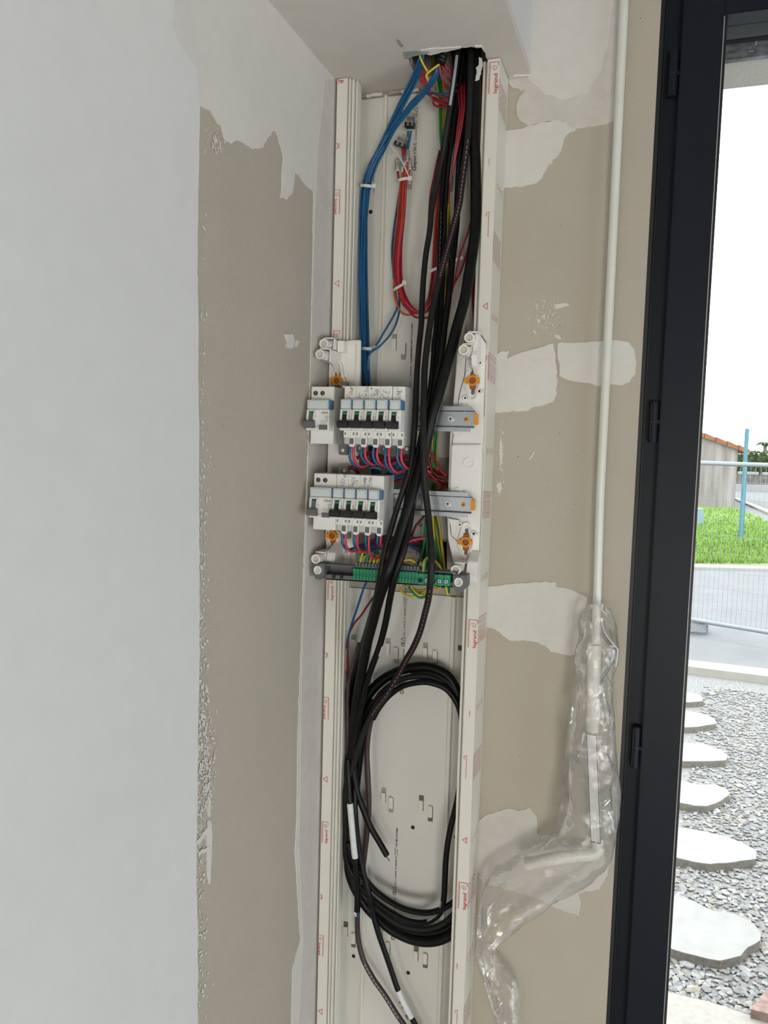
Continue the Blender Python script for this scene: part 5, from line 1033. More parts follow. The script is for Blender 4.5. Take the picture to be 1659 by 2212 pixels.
arcs = [[(862, 1268, -.10), (872, 1283, -.10), (888, 1289, -.10), (905, 1285, -.10), (920, 1272, -.10)], [(883, 1266, -.108), (893, 1280, -.11), (906, 1290, -.11), (918, 1288, -.11), (930, 1276, -.11)], [(885, 1268, -.10), (900, 1275, -.10), (915, 1274, -.10), (925, 1268, -.10)], [(930, 1270, -.10), (942, 1272, -.10), (952, 1268, -.10)], [(870, 1264, -.10), (890, 1274, -.095), (910, 1277, -.095), (925, 1270, -.095)]]
for k, pts in enumerate(arcs):
    arc_wire('earth wire sagging under the green terminals', pts, [YEL, GREENW, YEL, YEL, GY][k], [5, 7, 5, 5, 5][k], 'earth wires under the terminals')
arc_wire('yellow earth strand beside the deepest green sag under the terminals', [(887, 1266, -.112), (897, 1279, -.114), (907, 1286, -.114), (919, 1283, -.114), (930, 1273, -.112)], YEL, 4)

# short red and blue wires under the breakers
def zb_of(row_z): return row_z + zBt
for i in range(5):
    x0 = xA0 + i * WM + WM * .74; zz = zTop + zBt; y0 = AY + .006
    tgt = [(.055, -.045), (.045, -.045), (.050, -.02), (.035, -.04), (.006, -.03)][i]; dep = [.030, .026, .028, .036, .030][i]
    for k, (mt, dx) in enumerate(((BLUE, -.0042), (PINKR, .0018))):
        xa = x0 + dx
        pl = [Vector((xa, y0, zz + .004)), Vector((xa - .0012, y0 - .001, zz - .010)), Vector((xa + .0006, y0 + .002, zz - dep * .72)), Vector((xa + .008, y0 + .012, zz - dep)), Vector((xa + .018, y0 + .028, zz - dep * .80)), Vector((xa + tgt[0] * .6, y0 + .050, zz - dep * (.62 if k else .75))), Vector((xa + tgt[0] + .01, y0 + .065, zz - dep * (1.0 if i != 1 else .4)))]
        o = MB().tube(cr(pl, 6), .0020, 9).build('jumper_wire', mt, smooth=60)
        tag(o, ('bright red' if k else 'blue') + ' wire bent out of the %s upper breaker' % ['first', 'second', 'third', 'fourth', 'fifth'][i], 'wire', 'wires under the upper breakers')
for i in range(4):
    x0 = xstart + i * WM2 + WM2 * .74; zz = z2 + zBt; y0 = AY + .006; dep = [.028, .027, .026, .034][i] if i < 3 else .020
    if i == 2: dep = .036
    for k, (mt, dx) in enumerate(((BLUE, -.0036), (PINKR, .0016))):
        xa = x0 + dx; d_ = dep * (1 if k else .9)
        if i == 2 and not k: d_ = .025
        pl = [Vector((xa, y0, zz + .004)), Vector((xa - .001, y0 - .001, zz - .008)), Vector((xa, y0 + .002, zz - d_ * .75)), Vector((xa + .006, y0 + .010, zz - d_)), Vector((xa + .018, y0 + .026, zz - d_ * .8)), Vector((xa + .035, y0 + .048, zz - d_ * .45)), Vector((xa + .050, y0 + .06, zz - .006))]
        o = MB().tube(cr(pl, 6), .0020, 9).build('jumper_wire', mt, smooth=60)
        tag(o, ('bright red' if k else 'blue') + ' wire bent out of the %s lower breaker' % ['first', 'second', 'third', 'fourth'][i], 'wire', 'wires under the lower breakers')
# wires crossing between the rows
cable('dark red wires lying across behind the upper loops, left piece', [(770, 990, -.09), (785, 984, -.085), (800, 978, -.08), (820, 985, -.075), (845, 994, -.07), (875, 1003, -.06), (900, 1008, -.05)], 8, DRED, 'red_wire', 'wire', n=8)
cable('red wire running from the upper breakers behind the black cables', [(800, 975, -.085), (830, 990, -.085), (860, 1000, -.08), (890, 1008, -.07), (930, 1015, -.05), (960, 1030, -.03)], 7, REDW, 'red_wire', 'wire', n=8)
cable('blue wire pair folding down to the lower row, outer', [(845, 994, -.09), (853, 1002, -.09), (856, 1010, -.088), (850, 1020, -.082), (838, 1030, -.075), (820, 1036, -.07)], 6, BLUED, 'blue_wire', 'wire', n=8)
cable('blue wire pair folding down to the lower row, inner', [(835, 992, -.085), (846, 1000, -.086), (850, 1008, -.084), (843, 1018, -.078), (830, 1028, -.072), (815, 1034, -.068)], 6, BLUED, 'blue_wire', 'wire', n=8)
cable('thick blue wire leading right behind the black cables above the lower rail', [(850, 1034, -.075), (865, 1030, -.07), (880, 1024, -.066), (895, 1020, -.06)], 8, BLUED, 'blue_wire', 'wire', n=8)
cable('dark blue wire slanting behind the fifth upper breaker', [(868, 960, -.08), (874, 972, -.08), (880, 984, -.08), (890, 1000, -.075)], 6, BLUED, 'blue_wire', 'wire', n=8)
cable('blue wire slanting between the third and fourth upper loops', [(808, 978, -.08), (820, 984, -.08), (838, 990, -.08), (850, 994, -.08)], 8, BLUED, 'blue_wire', 'wire', n=8)
cable('straight red wire crossing behind the black cables above the lower rail', [(845, 1039, -.07), (870, 1038, -.068), (900, 1036, -.064), (930, 1034, -.058), (950, 1042, -.05), (966, 1052, -.04)], 6.5, REDW, 'red_wire', 'wire', n=8)
thick = MB().tube(cr([P(a, b, y=c) for a, b, c in [(753, 1011, -.10), (762, 1010, -.10), (770, 1016, -.098), (776, 1030, -.09), (780, 1045, -.085)]], 6), rad(9, P(762, 1010, y=-.10)), 12).build('cut_red_wire', DRED, smooth=60)
tag(thick, 'thick red wire with a bare cut end above the lower breakers', 'wire')
e = P(753, 1011, y=-.10)
for k in range(7):
    t = k * .9; MB().tube([e + Vector((.0016 * math.cos(t), .0005, .0016 * math.sin(t))), e + Vector((-.004, -.001, .0002)) + Vector((.0022 * math.cos(t), 0, .0022 * math.sin(t)))], .0007, 5).build('copper_strand', COPPER, thick)
MB().ring((P(760, 1020, y=-.10).x, -.102, P(760, 1020, y=-.10).z), 'y', .0030, .0020, .003, 14).build('wire_ring', MODG, thick)
reds = [[(922, 968, -.07), (936, 985, -.068), (946, 1005, -.066), (955, 1020, -.064), (968, 1028, -.06), (985, 1022, -.045)], [(920, 980, -.066), (928, 1000, -.064), (932, 1015, -.062), (945, 1028, -.060), (960, 1030, -.056), (985, 1025, -.045)], [(922, 1018, -.062), (935, 1030, -.060), (950, 1045, -.056), (965, 1050, -.050), (985, 1045, -.04)], [(924, 1030, -.064), (940, 1040, -.062), (955, 1050, -.058), (970, 1050, -.050), (985, 1042, -.04)], [(945, 1062, -.062), (955, 1055, -.060), (965, 1048, -.056), (980, 1040, -.045)], [(926, 1024, -.06), (940, 1034, -.058), (955, 1038, -.056), (970, 1045, -.05), (985, 1048, -.04)]]
for k, pts in enumerate(reds):
    cable('red wire spreading toward the right upright between the two rails', pts, 5.5, REDW if k % 2 == 0 else DRED, 'red_wire', 'wire', 'red wires between the rails', n=7)
cable('dark red wire slanting down left under the lower rail', [(920, 1108, -.05), (912, 1120, -.05), (899, 1135, -.052), (892, 1150, -.055), (886, 1166, -.06), (876, 1184, -.065)], 5.5, DRED, 'red_wire', 'wire', n=7)
for k, (pts, mt) in enumerate([([(874, 1170, -.07), (888, 1180, -.065), (902, 1190, -.055), (915, 1200, -.02)], REDW), ([(878, 1160, -.07), (890, 1175, -.06), (905, 1182, -.04), (915, 1182, -.0)], BLUED), ([(872, 1172, -.075), (888, 1182, -.07), (900, 1188, -.06), (912, 1200, -.03)], BLUE), ([(880, 1168, -.068), (895, 1173, -.06), (915, 1176, -.03)], DRED)]):
    cable('wire running into the dark wall opening, %s' % ['lowest red', 'upper dark blue', 'lower pale blue', 'upper dark red'][k], pts, 5.5, mt, 'opening_wire', 'wire', n=7)
cable('blue wire dropping from the lower breakers past the earth bar to the left edge', [(812, 1150, -.07), (812, 1180, -.07), (808, 1205, -.072), (800, 1235, -.074), (792, 1256, -.074), (785, 1272, -.072), (771, 1315, -.064), (758, 1354, -.056), (749, 1390, -.050), (743, 1422, -.046), (739, 1470, -.042), (737, 1520, -.038), (735, 1560, -.034)], 5, BLUED, 'blue_wire', 'wire', n=7)
cable('dark red wire curving out behind the thick cable to the left edge', [(828, 1262, -.08), (816, 1280, -.075), (805, 1292, -.07), (793, 1310, -.066), (781, 1328, -.062), (768, 1343, -.058), (760, 1356, -.055), (753, 1374, -.052), (751, 1415, -.048), (750, 1455, -.044), (744, 1485, -.042), (737, 1512, -.038)], 4.6, DRED, 'red_wire', 'wire', n=7)
cable('short red wire end beside the long blue one at the left edge', [(745, 1448, -.05), (743, 1470, -.048), (740, 1495, -.045), (736, 1525, -.04)], 4.6, REDW, 'red_wire', 'wire', n=7)
# clamp knot on blue bundle between rows
MB_ = MB().tube(cr([P(a, b, y=c) for a, b, c in [(800, 1012, -.056), (806, 1010, -.066), (814, 1011, -.068), (821, 1014, -.060)]], 5), .0016, 8).build('cable_tie', TIE, smooth=60); tag(MB_, 'clear cable tie round the blue wires between the rows', 'cable tie')
def tie(pts, label, head=None, tail=None):
    t = thing('cable_tie', label, 'cable tie', P(*pts[0][:2], y=pts[0][2]))
    pp_ = cr([P(a, b, y=c) for a, b, c in pts], 6); q = MB()
    for a, b in zip(pp_, pp_[1:]):
        q.add([a + Vector((0, 0, .0022)), b + Vector((0, 0, .0022)), b - Vector((0, 0, .0022)), a - Vector((0, 0, .0022)), a + Vector((0, .0012, .0022)), b + Vector((0, .0012, .0022)), b + Vector((0, .0012, -.0022)), a + Vector((0, .0012, -.0022))], [(0, 1, 2, 3), (4, 7, 6, 5), (0, 4, 5, 1), (3, 2, 6, 7)])
    q.build('strap', TIE, t, smooth=60)
    if head:
        h = P(*head[:2], y=head[2]); MB().box(h.x - .0036, h.x + .0036, h.y - .0025, h.y + .0025, h.z - .0032, h.z + .0032).build('head', TIE, t, bevel=.0006)
    if tail:
        MB().tube(cr([P(a, b, y=c) for a, b, c in tail], 5), .0011, 6).build('tail', TIE, t)
tie([(776, 400, -.030), (780, 400, -.052), (792, 401, -.057), (803, 402, -.050), (806, 402, -.030)], 'cable tie high on the blue bundle', (809, 402, -.045))
tie([(780, 752, -.034), (782, 752, -.052), (793, 753, -.057), (804, 753, -.050), (807, 750, -.034)], 'cable tie low on the blue bundle, above the breakers', None, [(805, 752, -.05), (811, 747, -.05)])
tie([(857, 388, -.025), (860, 389, -.046), (872, 386, -.050), (884, 385, -.046), (888, 386, -.03)], 'upper cable tie on the red loop bundle, with a long slanting tail', (886, 386, -.048), [(884, 383, -.048), (876, 365, -.046), (865, 342, -.044), (852, 324, -.042), (838, 306, -.040)])
tie([(848, 628, -.026), (850, 626, -.046), (860, 620, -.050), (872, 613, -.050), (876, 610, -.03)], 'lower left cable tie on the red loop bundle', (874, 611, -.050))
tie([(922, 590, -.03), (924, 588, -.056), (935, 583, -.058), (947, 578, -.056), (958, 574, -.05), (966, 572, -.05), (984, 562, -.044), (1000, 556, -.044)], 'long cable tie across the right leg of the loop bundle')
# connectors
def lever_connector(px, py, tilt, label, w=.0135, h=.020, seed=0, dbl=False):
    c = P(px, py, y=-.036); t = thing('wire_connector', label, 'wire connector', c)
    R_ = Matrix.Rotation(tilt, 4, 'Y')
    a = MB().box(-w / 2, w / 2, -.004, .004, -h * .1, h * .62).build('clear_shell', CLEAR, None, bevel=.0018)
    b = MB().box(-w / 2 * 1.08, w / 2 * 1.08, -.0048, .0048, -h * .5, -h * .08).build('black_base', TOGB, None, bevel=.0006)
    cc = MB().box(-w / 2 * .8, w / 2 * .8, -.0030, .0030, -h * .1, h * .30).build('metal_clip', MODD, None, bevel=.0005)
    q = MB()
    for s_ in (-.28, .22): q.box(w * s_, w * (s_ + .26), -.0052, -.0047, -h * .42, -h * .16)
    d = q.build('wire_port', MODD, None); fr_ = MB().box(-w * .5, w * .5, -.0051, -.0049, -h * .12, -h * .08).build('base_edge', MODG, None)
    for o in (a, b, cc, d, fr_): o.data.transform(R_); o.parent = t
lever_connector(887, 262, .12, 'clear topped black wire connector holding two blue wires')
lever_connector(867, 306, .42, 'clear topped black wire connector tilted over the red wire', w=.016, h=.017)
cable('short dark red wire under the tilted connector', [(870, 318, -.034), (873, 335, -.033), (874, 360, -.032), (872, 385, -.032)], 9, REDW, 'red_wire', 'wire', n=8)
for k, (px, py, h_) in enumerate([(858, 352, 22), (869, 355, 20), (880, 332, 22), (885, 350, 20), (874, 343, 16)]):
    top = P(px, py - h_ / 2, y=-.036); bot = P(px + 1, py + h_ / 2 + 4, y=-.034)
    t = thing('end_cap', 'clear end cap on a wire of the loop bundle, %s' % ['far left', 'second from left', 'topmost', 'far right', 'small middle one'][k], 'wire cap', bot)
    n_ = 10; pl = [bot.lerp(top, i / n_) for i in range(n_ + 1)]; MB().tube(pl, [.0034 * (1 if i < 8 else math.sqrt(max(.02, 1 - ((i - 7) / 3.2) ** 2))) for i in range(n_ + 1)], 12).build('clear_dome', CLEAR, t, smooth=60)
    MB().tube([bot + Vector((0, 0, -.002)), bot.lerp(top, .35)], .0024, 10).build('crimp', TAPE, t)
    low = P([862, 868, 874, 882, 872][k], 392, y=-.034)
    MB().tube(cr([bot, bot.lerp(low, .5) + Vector((0, -.001, 0)), low], 5), .0019, 8).build('wire_stub', [REDW, ORW, ORW, ORW, REDW][k], t)
# torn wet paper bits on the black cable near the hole
q = MB().prism(jag([(0, 0), (.006, .001), (.008, .012), (.011, .02), (.009, .030), (.004, .032), (.005, .022), (.0005, .018), (.002, .010)], .0006, .0025, 3), 'y', -.0003, .0003); o = q.build('plaster_scrap', MODG, None, smooth=0); c = P(1026, 175, y=-.083); o.location = c; tag(o, 'white plaster scrap stuck on the thick cable near the hole', 'scrap')

# ================================================================== PIPE AND PLASTIC
px_x = P(1345, 80, y=-.018).x; px_x = .4145
top_ = Vector((.4168, -.016, 2.4995)); 
pt = thing('drain_pipe', 'thin white vertical pipe on the bare board beside the door frame, ending in fittings', 'pipe', (px_x, -.016, 1.0))
pa = P(1344.5, 80, y=-.016); pb = P(1296, 1080, y=-.016); dirp = (pa - pb).normalized()
p_bot = P(1287, 1400, y=-.016); p_top = pa + dirp * ((2.4985 - pa.z) / dirp.z)
MB().tube([p_top, pb, p_bot], rad(18.5, pb), 20).build('pipe', PIPE, pt, smooth=60)
f0 = P(1284, 1392, y=-.018); f1 = P(1281, 1580, y=-.018); MB().tube([f0, f1], rad(28, f0), 22).build('sleeve', PIPE, pt, smooth=60, bevel=0)
s0 = P(1279, 1582, y=-.020); s1 = P(1288, 1812, y=-.020); ws = rad(20, s0)
q = MB(); q.add([(s0.x - ws, -.032, s0.z), (s0.x + ws, -.032, s0.z), (s1.x + ws, -.032, s1.z), (s1.x - ws, -.032, s1.z), (s0.x - ws, -.010, s0.z), (s0.x + ws, -.010, s0.z), (s1.x + ws, -.010, s1.z), (s1.x - ws, -.010, s1.z)], [(0, 3, 2, 1), (4, 5, 6, 7), (0, 1, 5, 4), (1, 2, 6, 5), (2, 3, 7, 6), (3, 0, 4, 7)]); q.build('square_duct', TAPE, pt)
q = MB(); stroke(q, [(s1.x - ws, -.0324, s1.z), (s0.x - ws, -.0324, s0.z), (s0.x + ws, -.0324, s0.z), (s1.x + ws, -.0324, s1.z)], .0011, (0, -1, 0)); stroke(q, [(s1.x - ws, -.0324, s1.z), (s1.x - ws * .2, -.0324, s1.z)], .0022, (0, -1, 0)); stroke(q, [(s1.x + ws * .3, -.0324, s1.z), (s1.x + ws, -.0324, s1.z)], .002, (0, -1, 0)); q.build('black_outline', BLKI, pt, smooth=0)
el = cr([P(a, b, y=c) for a, b, c in [(1290, 1812, -.022), (1292, 1835, -.024), (1278, 1845, -.028), (1240, 1848, -.034), (1190, 1856, -.040), (1135, 1868, -.046)]], 6); MB().tube(el, rad(27, el[4]), 20).build('elbow', PIPE, pt, smooth=60)
# crumpled film
rows = [(1306, 1272, 1306, .010), (1318, 1256, 1320, .016), (1340, 1248, 1328, .022), (1370, 1254, 1334, .026), (1400, 1244, 1338, .028), (1430, 1240, 1335, .028), (1465, 1237, 1326, .028), (1500, 1230, 1325, .026), (1540, 1226, 1328, .026), (1580, 1222, 1331, .028), (1620, 1222, 1334, .030), (1665, 1222, 1337, .030), (1710, 1214, 1338, .030), (1755, 1208, 1337, .032), (1795, 1204, 1333, .032), (1825, 1165, 1328, .034), (1850, 1110, 1322, .036), (1875, 1070, 1308, .036), (1900, 1047, 1280, .034), (1930, 1042, 1232, .032), (1965, 1037, 1175, .030), (2000, 1033, 1125, .026), (2030, 1031, 1088, .020), (2051, 1030, 1070, .016), (2075, 1036, 1080, .018), (2100, 1045, 1098, .020), (2127, 1052, 1120, .022), (2160, 1062, 1124, .022), (2200, 1073, 1124, .022), (2250, 1084, 1126, .022), (2330, 1095, 1130, .02)]
def film(rows, name, parent, seed, n=44, amp=.006):
    q = MB(); V = []; fine = []
    for i in range(len(rows) - 1):
        for s_ in range(4):
            t = s_ / 4; fine.append(tuple(a + (b - a) * t for a, b in zip(rows[i], rows[i + 1])))
    fine.append(rows[-1])
    for i, (py, l_, r_, d_) in enumerate(fine):
        y0 = -.034
        A = P(l_, py, y=y0); B = P(r_, py, y=y0)
        A.x = max(A.x, .2535)
        c_ = (A + B) / 2; hw = (B - A).length / 2
        for k in range(n):
            t = 2 * math.pi * k / n; x_ = c_.x + hw * math.cos(t); y_ = -d_ * .95 * math.sin(t) - .034
            pz = c_.z + (B.z - A.z) * .5 * math.cos(t)
            v = Vector((x_ * 1.0, y_, pz)); nz = noise.noise_vector(Vector((x_ * 45 + seed, y_ * 45, pz * 16))) + noise.noise_vector(Vector((x_ * 110, y_ * 110 + seed, pz * 50))) * .45 + noise.noise_vector(Vector((x_ * 260, y_ * 260, pz * 150 + seed))) * .22
            rid = abs(noise.noise(Vector((x_ * 40 + pz * 25, seed, pz * 12)))) 
            v = v + Vector((nz.x * amp * .55 * min(1, hw / .02), nz.y * amp - rid * amp * .9, nz.z * amp * .4))
            v.y = min(v.y, -.0022)
            V.append(v)
    m_ = len(fine)
    fs = [(i * n + k, i * n + (k + 1) % n, (i + 1) * n + (k + 1) % n, (i + 1) * n + k) for i in range(m_ - 1) for k in range(n)]
    q.add(V, fs); return q.build(name, FILM, parent, smooth=22)
fb = thing('plastic_film', 'crumpled clear plastic film wrapped round the pipe fittings, trailing to the trunking', 'plastic bag', P(1290, 1500, y=-.034))
film(rows, 'outer_film', fb, 3.1)
film([(a, l_ + 10 + 8 * math.sin(a * .03), r_ - 14 + 8 * math.sin(a * .05), d_ * .7) for a, l_, r_, d_ in rows[2:16]], 'inner_fold', fb, 9.7, n=30, amp=.007)
q = MB()
def crease(pts, w, yv=-.066):
    stroke(q, cr([P(a, b, y=yv) for a, b in pts], 4), w, (0, -1, 0))
for pts in [[(1302, 1303), (1300, 1318), (1312, 1326)], [(1318, 1395), (1334, 1402), (1330, 1440)], [(1300, 1345), (1310, 1372), (1336, 1404)]]:
    q2 = MB().tube(cr([P(a, b, y=-.052) for a, b in pts], 5), .0012, 6); q2.build('film_hem', TAPE, fb, smooth=60)

# ================================================================== OUTSIDE
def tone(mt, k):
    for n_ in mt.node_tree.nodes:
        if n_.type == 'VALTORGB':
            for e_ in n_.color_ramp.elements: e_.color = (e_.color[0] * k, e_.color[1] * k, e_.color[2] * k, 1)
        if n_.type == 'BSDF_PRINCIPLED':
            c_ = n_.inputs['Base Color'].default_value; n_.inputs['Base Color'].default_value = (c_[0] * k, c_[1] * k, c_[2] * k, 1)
ZG = -.15
MB().box(-40, 60, .26, 90, ZG - .05, ZG - .012).build('ground', GRAV, kind='structure')
def gp(px, py, z=ZG): return P(px, py, z=z)
def flat(poly, z0, z1, name, mt, parent=None, **kw):
    return MB().prism([(a, b) for a, b in poly], 'z', z0, z1).build(name, mt, parent, smooth=0, **kw)
def ext(a, b, ta, tb):
    d = b - a; return a + d * ta, a + d * tb
# pebbles
rnd = random.Random(5); qs = [MB() for _ in STONES]
ico = [Vector(v).normalized() for v in [(0, 0, 1), (.9, 0, .3), (.28, .85, .3), (-.72, .53, .3), (-.72, -.53, .3), (.28, -.85, .3), (.72, .53, -.3), (-.28, .85, -.3), (-.9, 0, -.3), (-.28, -.85, -.3), (.72, -.53, -.3)]]
icf = [(0, 1, 2), (0, 2, 3), (0, 3, 4), (0, 4, 5), (0, 5, 1), (1, 6, 2), (2, 7, 3), (3, 8, 4), (4, 9, 5), (5, 10, 1), (2, 6, 7), (3, 7, 8), (4, 8, 9), (5, 9, 10), (1, 10, 6)]
for i in range(15000):
    Y_ = 1.0 + 4.2 * rnd.random() ** 1.5; X_ = .45 + Y_ * .10 + rnd.random() * (.55 + Y_ * .20)
    s_ = rnd.uniform(.004, .010) * (1.9 if rnd.random() < .05 else 1); a_ = rnd.uniform(0, 6.28); el = rnd.uniform(1, 1.9)
    ca, sa = math.cos(a_), math.sin(a_)
    vs = []
    for v in ico:
        x_ = v.x * s_ * el * rnd.uniform(.8, 1.2); y_ = v.y * s_ * rnd.uniform(.8, 1.2); z_ = v.z * s_ * .6
        vs.append((X_ + x_ * ca - y_ * sa, Y_ + x_ * sa + y_ * ca, ZG - .010 + z_ + .003))
    qs[rnd.choices([0, 1, 2, 3], [.38, .32, .20, .10])[0]].add(vs, icf)
for q_, m_, nm in zip(qs, STONES, ['grey', 'pale', 'tan', 'dark']):
    o = q_.build('gravel', m_, None, smooth=0, kind='stuff'); tag(o, '%s pebbles of the gravel path outside the door' % nm, 'gravel')
stones = [[(1457, 1934), (1501, 1947), (1538, 1967), (1585, 1973), (1629, 1995), (1644, 2017), (1642, 2031), (1615, 2046), (1600, 2064), (1556, 2075), (1505, 2064), (1453, 2050)],
 [(1468, 1787), (1519, 1795), (1571, 1807), (1615, 1826), (1633, 1837), (1633, 1855), (1585, 1862), (1534, 1866), (1497, 1861), (1464, 1853)],
 [(1472, 1686), (1501, 1694), (1545, 1694), (1571, 1705), (1576, 1716), (1552, 1732), (1527, 1741), (1501, 1740), (1470, 1734)],
 [(1477, 1604), (1519, 1606), (1556, 1620), (1573, 1633), (1567, 1642), (1527, 1644), (1477, 1644)],
 [(1483, 1536), (1519, 1541), (1545, 1554), (1547, 1563), (1512, 1569), (1481, 1571)],
 [(1486, 1495), (1508, 1499), (1519, 1508), (1518, 1514), (1486, 1517)]]
nm_ = ['nearest', 'second nearest', 'third nearest', 'fourth nearest', 'fifth nearest', 'farthest']
for k, st in enumerate(stones):
    zt = ZG + .028; pts = [gp(a, b, zt) for a, b in st]; xl_ = min(pts[0].x, pts[-1].x) - .01
    vis = [(p_.x, p_.y) for p_ in pts]; mir = [(2 * xl_ - a, b + .01) for a, b in reversed(vis)]
    poly = vis + mir; t = thing('stepping_stone', '%s pale stepping stone of the row in the gravel' % nm_[k], 'stepping stone', (xl_, pts[0].y, ZG), 'stepping stones in the gravel')
    t.location = (xl_, sum(p_.y for p_ in pts) / len(pts), ZG)
    MB().prism(jag(poly, .002, .03, k), 'z', zt - .003, zt).build('top_face', SLAB, t, smooth=0)
    MB().prism(jag(poly, .002, .03, k), 'z', ZG - .015, zt - .0031).build('rough_edge', SLABE, t, smooth=0)
a = gp(1444, 2143, ZG + .02); b = gp(1560, 2172, ZG + .02); c = gp(1659, 2206, ZG + .02)
o = MB().prism(jag([(-.3, a.y + .08), (a.x, a.y), (b.x, b.y), (c.x, c.y), (c.x + .5, c.y - .25), (c.x + .5, .26), (-.3, .26)], .004, .05, 3), 'z', ZG - .02, ZG + .02).build('threshold_slab', mat('cream_exposed_stone', (.78, .70, .58), .9, col2=(.88, .84, .76), nscale=45, bump=.8, bscale=90), smooth=0); tag(o, 'cream exposed aggregate slab along the door threshold', 'slab')
t = thing('edging_stone', 'dark reddish stone piece at the lower right of the gravel', 'stone', gp(1660, 2150))
pl = [gp(a, b, ZG + .05) for a, b in [(1622, 2180), (1640, 2155), (1668, 2125), (1720, 2110), (1770, 2150), (1740, 2210)]]
MB().prism([(p_.x, p_.y) for p_ in pl], 'z', ZG - .02, ZG + .05).build('stone_body', mat('reddish_stone', (.20, .13, .11), .85, noise_amt=.3, nscale=50), t, smooth=0)
# kerb at the far end of the gravel
k0 = gp(1494, 1426, ZG + .05); k1 = gp(1659, 1445, ZG + .05); k0b = gp(1491, 1440, ZG + .05); k1b = gp(1659, 1461, ZG + .05)
A0, A1 = ext(k0, k1, -5, 6); B0, B1 = ext(k0b, k1b, -5, 6)
o = flat([(A0.x, A0.y), (A1.x, A1.y), (B1.x, B1.y), (B0.x, B0.y)], ZG - .05, ZG + .05, 'kerb', mat('cream_kerb', (.82, .78, .66), .8, noise_amt=.05, nscale=8)); tag(o, 'cream concrete kerb between gravel path and asphalt', 'kerb')
r0 = gp(1500, 1230); r1 = gp(1659, 1234); C0, C1 = ext(r0, r1, -8, 8)
o = flat([(A0.x, A0.y), (A1.x, A1.y), (C1.x, C1.y), (C0.x, C0.y)], ZG - .05, ZG, 'road', ASPH, kind='structure')
r0b = gp(1500, 1224); r1b = gp(1659, 1228); D0, D1 = ext(r0b, r1b, -8, 8)
o = flat([(C0.x, C0.y), (C1.x, C1.y), (D1.x, D1.y), (D0.x, D0.y)], ZG - .05, ZG + .04, 'kerb', WHITEW); tag(o, 'pale kerb line between the road and the grass strip', 'kerb')
m0, m1 = gp(1490, 1172), gp(1659, 1176); E0, E1 = ext(m0, m1, -6, 6)
o = flat([(D0.x, D0.y), (D1.x, D1.y), (E1.x, E1.y), (E0.x, E0.y)], ZG - .05, ZG + .02, 'lawn_edge', GRASSY, kind='stuff'); tag(o, 'yellowed grass strip along the road', 'grass')
g = [gp(a, b) for a, b in [(1587, 1098), (1610, 1106), (1634, 1115), (1659, 1127)]]
gl = gp(1500, 1086); gR = g[-1] + (g[-1] - g[-2]) * 3
o = flat([(E0.x, E0.y), (E1.x + 6, E1.y), (gR.x, max(gR.y, E1.y + .1))] + [(v.x, v.y) for v in reversed(g)] + [(gl.x, gl.y + 4), (gl.x - 10, gl.y + 4)], ZG - .05, ZG + .02, 'lawn', GRASS, kind='stuff'); tag(o, 'bright green lawn beyond the fence', 'grass')
o = flat([(-20, g[-1].y - .5), (60, g[-1].y - .5), (60, 70), (-20, 70)], ZG - .06, ZG - .004, 'road', ASPH, kind='structure')
s0_, s1_ = gp(1612, 1088), gp(1659, 1108); d_ = (s1_ - s0_).normalized(); nn = Vector((-d_.y, d_.x, 0)) * .12
e0, e1 = s0_ - d_ * 3, s1_ + d_ * 3
o = flat([((e0 + nn).x, (e0 + nn).y), ((e1 + nn).x, (e1 + nn).y), ((e1 - nn).x, (e1 - nn).y), ((e0 - nn).x, (e0 - nn).y)], ZG - .03, ZG + .06, 'kerb', mat('cream_kerb', (.82, .78, .66))); tag(o, 'slanting cream kerb at the far side of the lawn', 'kerb')
# grass blades
q = MB(); rnd = random.Random(8)
for i in range(9000):
    px_ = rnd.uniform(1490, 1690); py_ = rnd.uniform(1100, 1220); p_ = gp(px_, py_)
    if px_ > 1590 and py_ < 1100 + (px_ - 1590) * .42: continue
    h = rnd.uniform(.04, .12); a_ = rnd.uniform(0, 3.14); w_ = .02
    q.add([(p_.x - w_ * math.cos(a_), p_.y - w_ * math.sin(a_), ZG + .01), (p_.x + w_ * math.cos(a_), p_.y + w_ * math.sin(a_), ZG + .01), (p_.x + rnd.uniform(-.05, .05), p_.y + rnd.uniform(-.05, .05), ZG + h)], [(0, 1, 2)])
o = q.build('grass_blades', BLADE, smooth=0, kind='stuff'); tag(o, 'short grass tufts over the lawn', 'grass')
# outbuilding
yb = gp(1586, 1098).y; xR_ = P(1590, 1040, y=yb).x; zr = P(1594.5, 972, y=yb).z; zl_ = P(1521, 946, y=yb).z; xl_ = P(1521, 946, y=yb).x; sl = (zr - zl_) / (xR_ - xl_); xW = xR_ - 9
bt = thing('outbuilding', 'weathered grey rendered outbuilding with a sloping clay tile edge beyond the lawn', 'building', (xR_ - 4, yb, ZG))
MB().prism([(xW, ZG - .02), (xR_, ZG - .02), (xR_, zr), (xW, zr - sl * (xR_ - xW))], 'y', yb, yb + 7).build('wall', RENDERW, bt, smooth=0)
th = .14
for i in range(26):
    xa = xR_ + .35 - i * .36; xb_ = xa - .34; za = zr + sl * (xa - xR_); zb2 = zr + sl * (xb_ - xR_)
    MB().prism([(xa, za), (xa, za + th), (xb_, zb2 + th + .03), (xb_, zb2)], 'y', yb - .12, yb + .3).build('tile', TILE, bt, smooth=0)
MB().prism([(xR_ + .3, zr + sl * .3), (xR_ + .3, zr + sl * .3 + .05), (xW, zr + sl * (xW - xR_) + .05), (xW, zr + sl * (xW - xR_))], 'y', yb + .3, yb + 7).build('roof', TILE, bt, smooth=0)
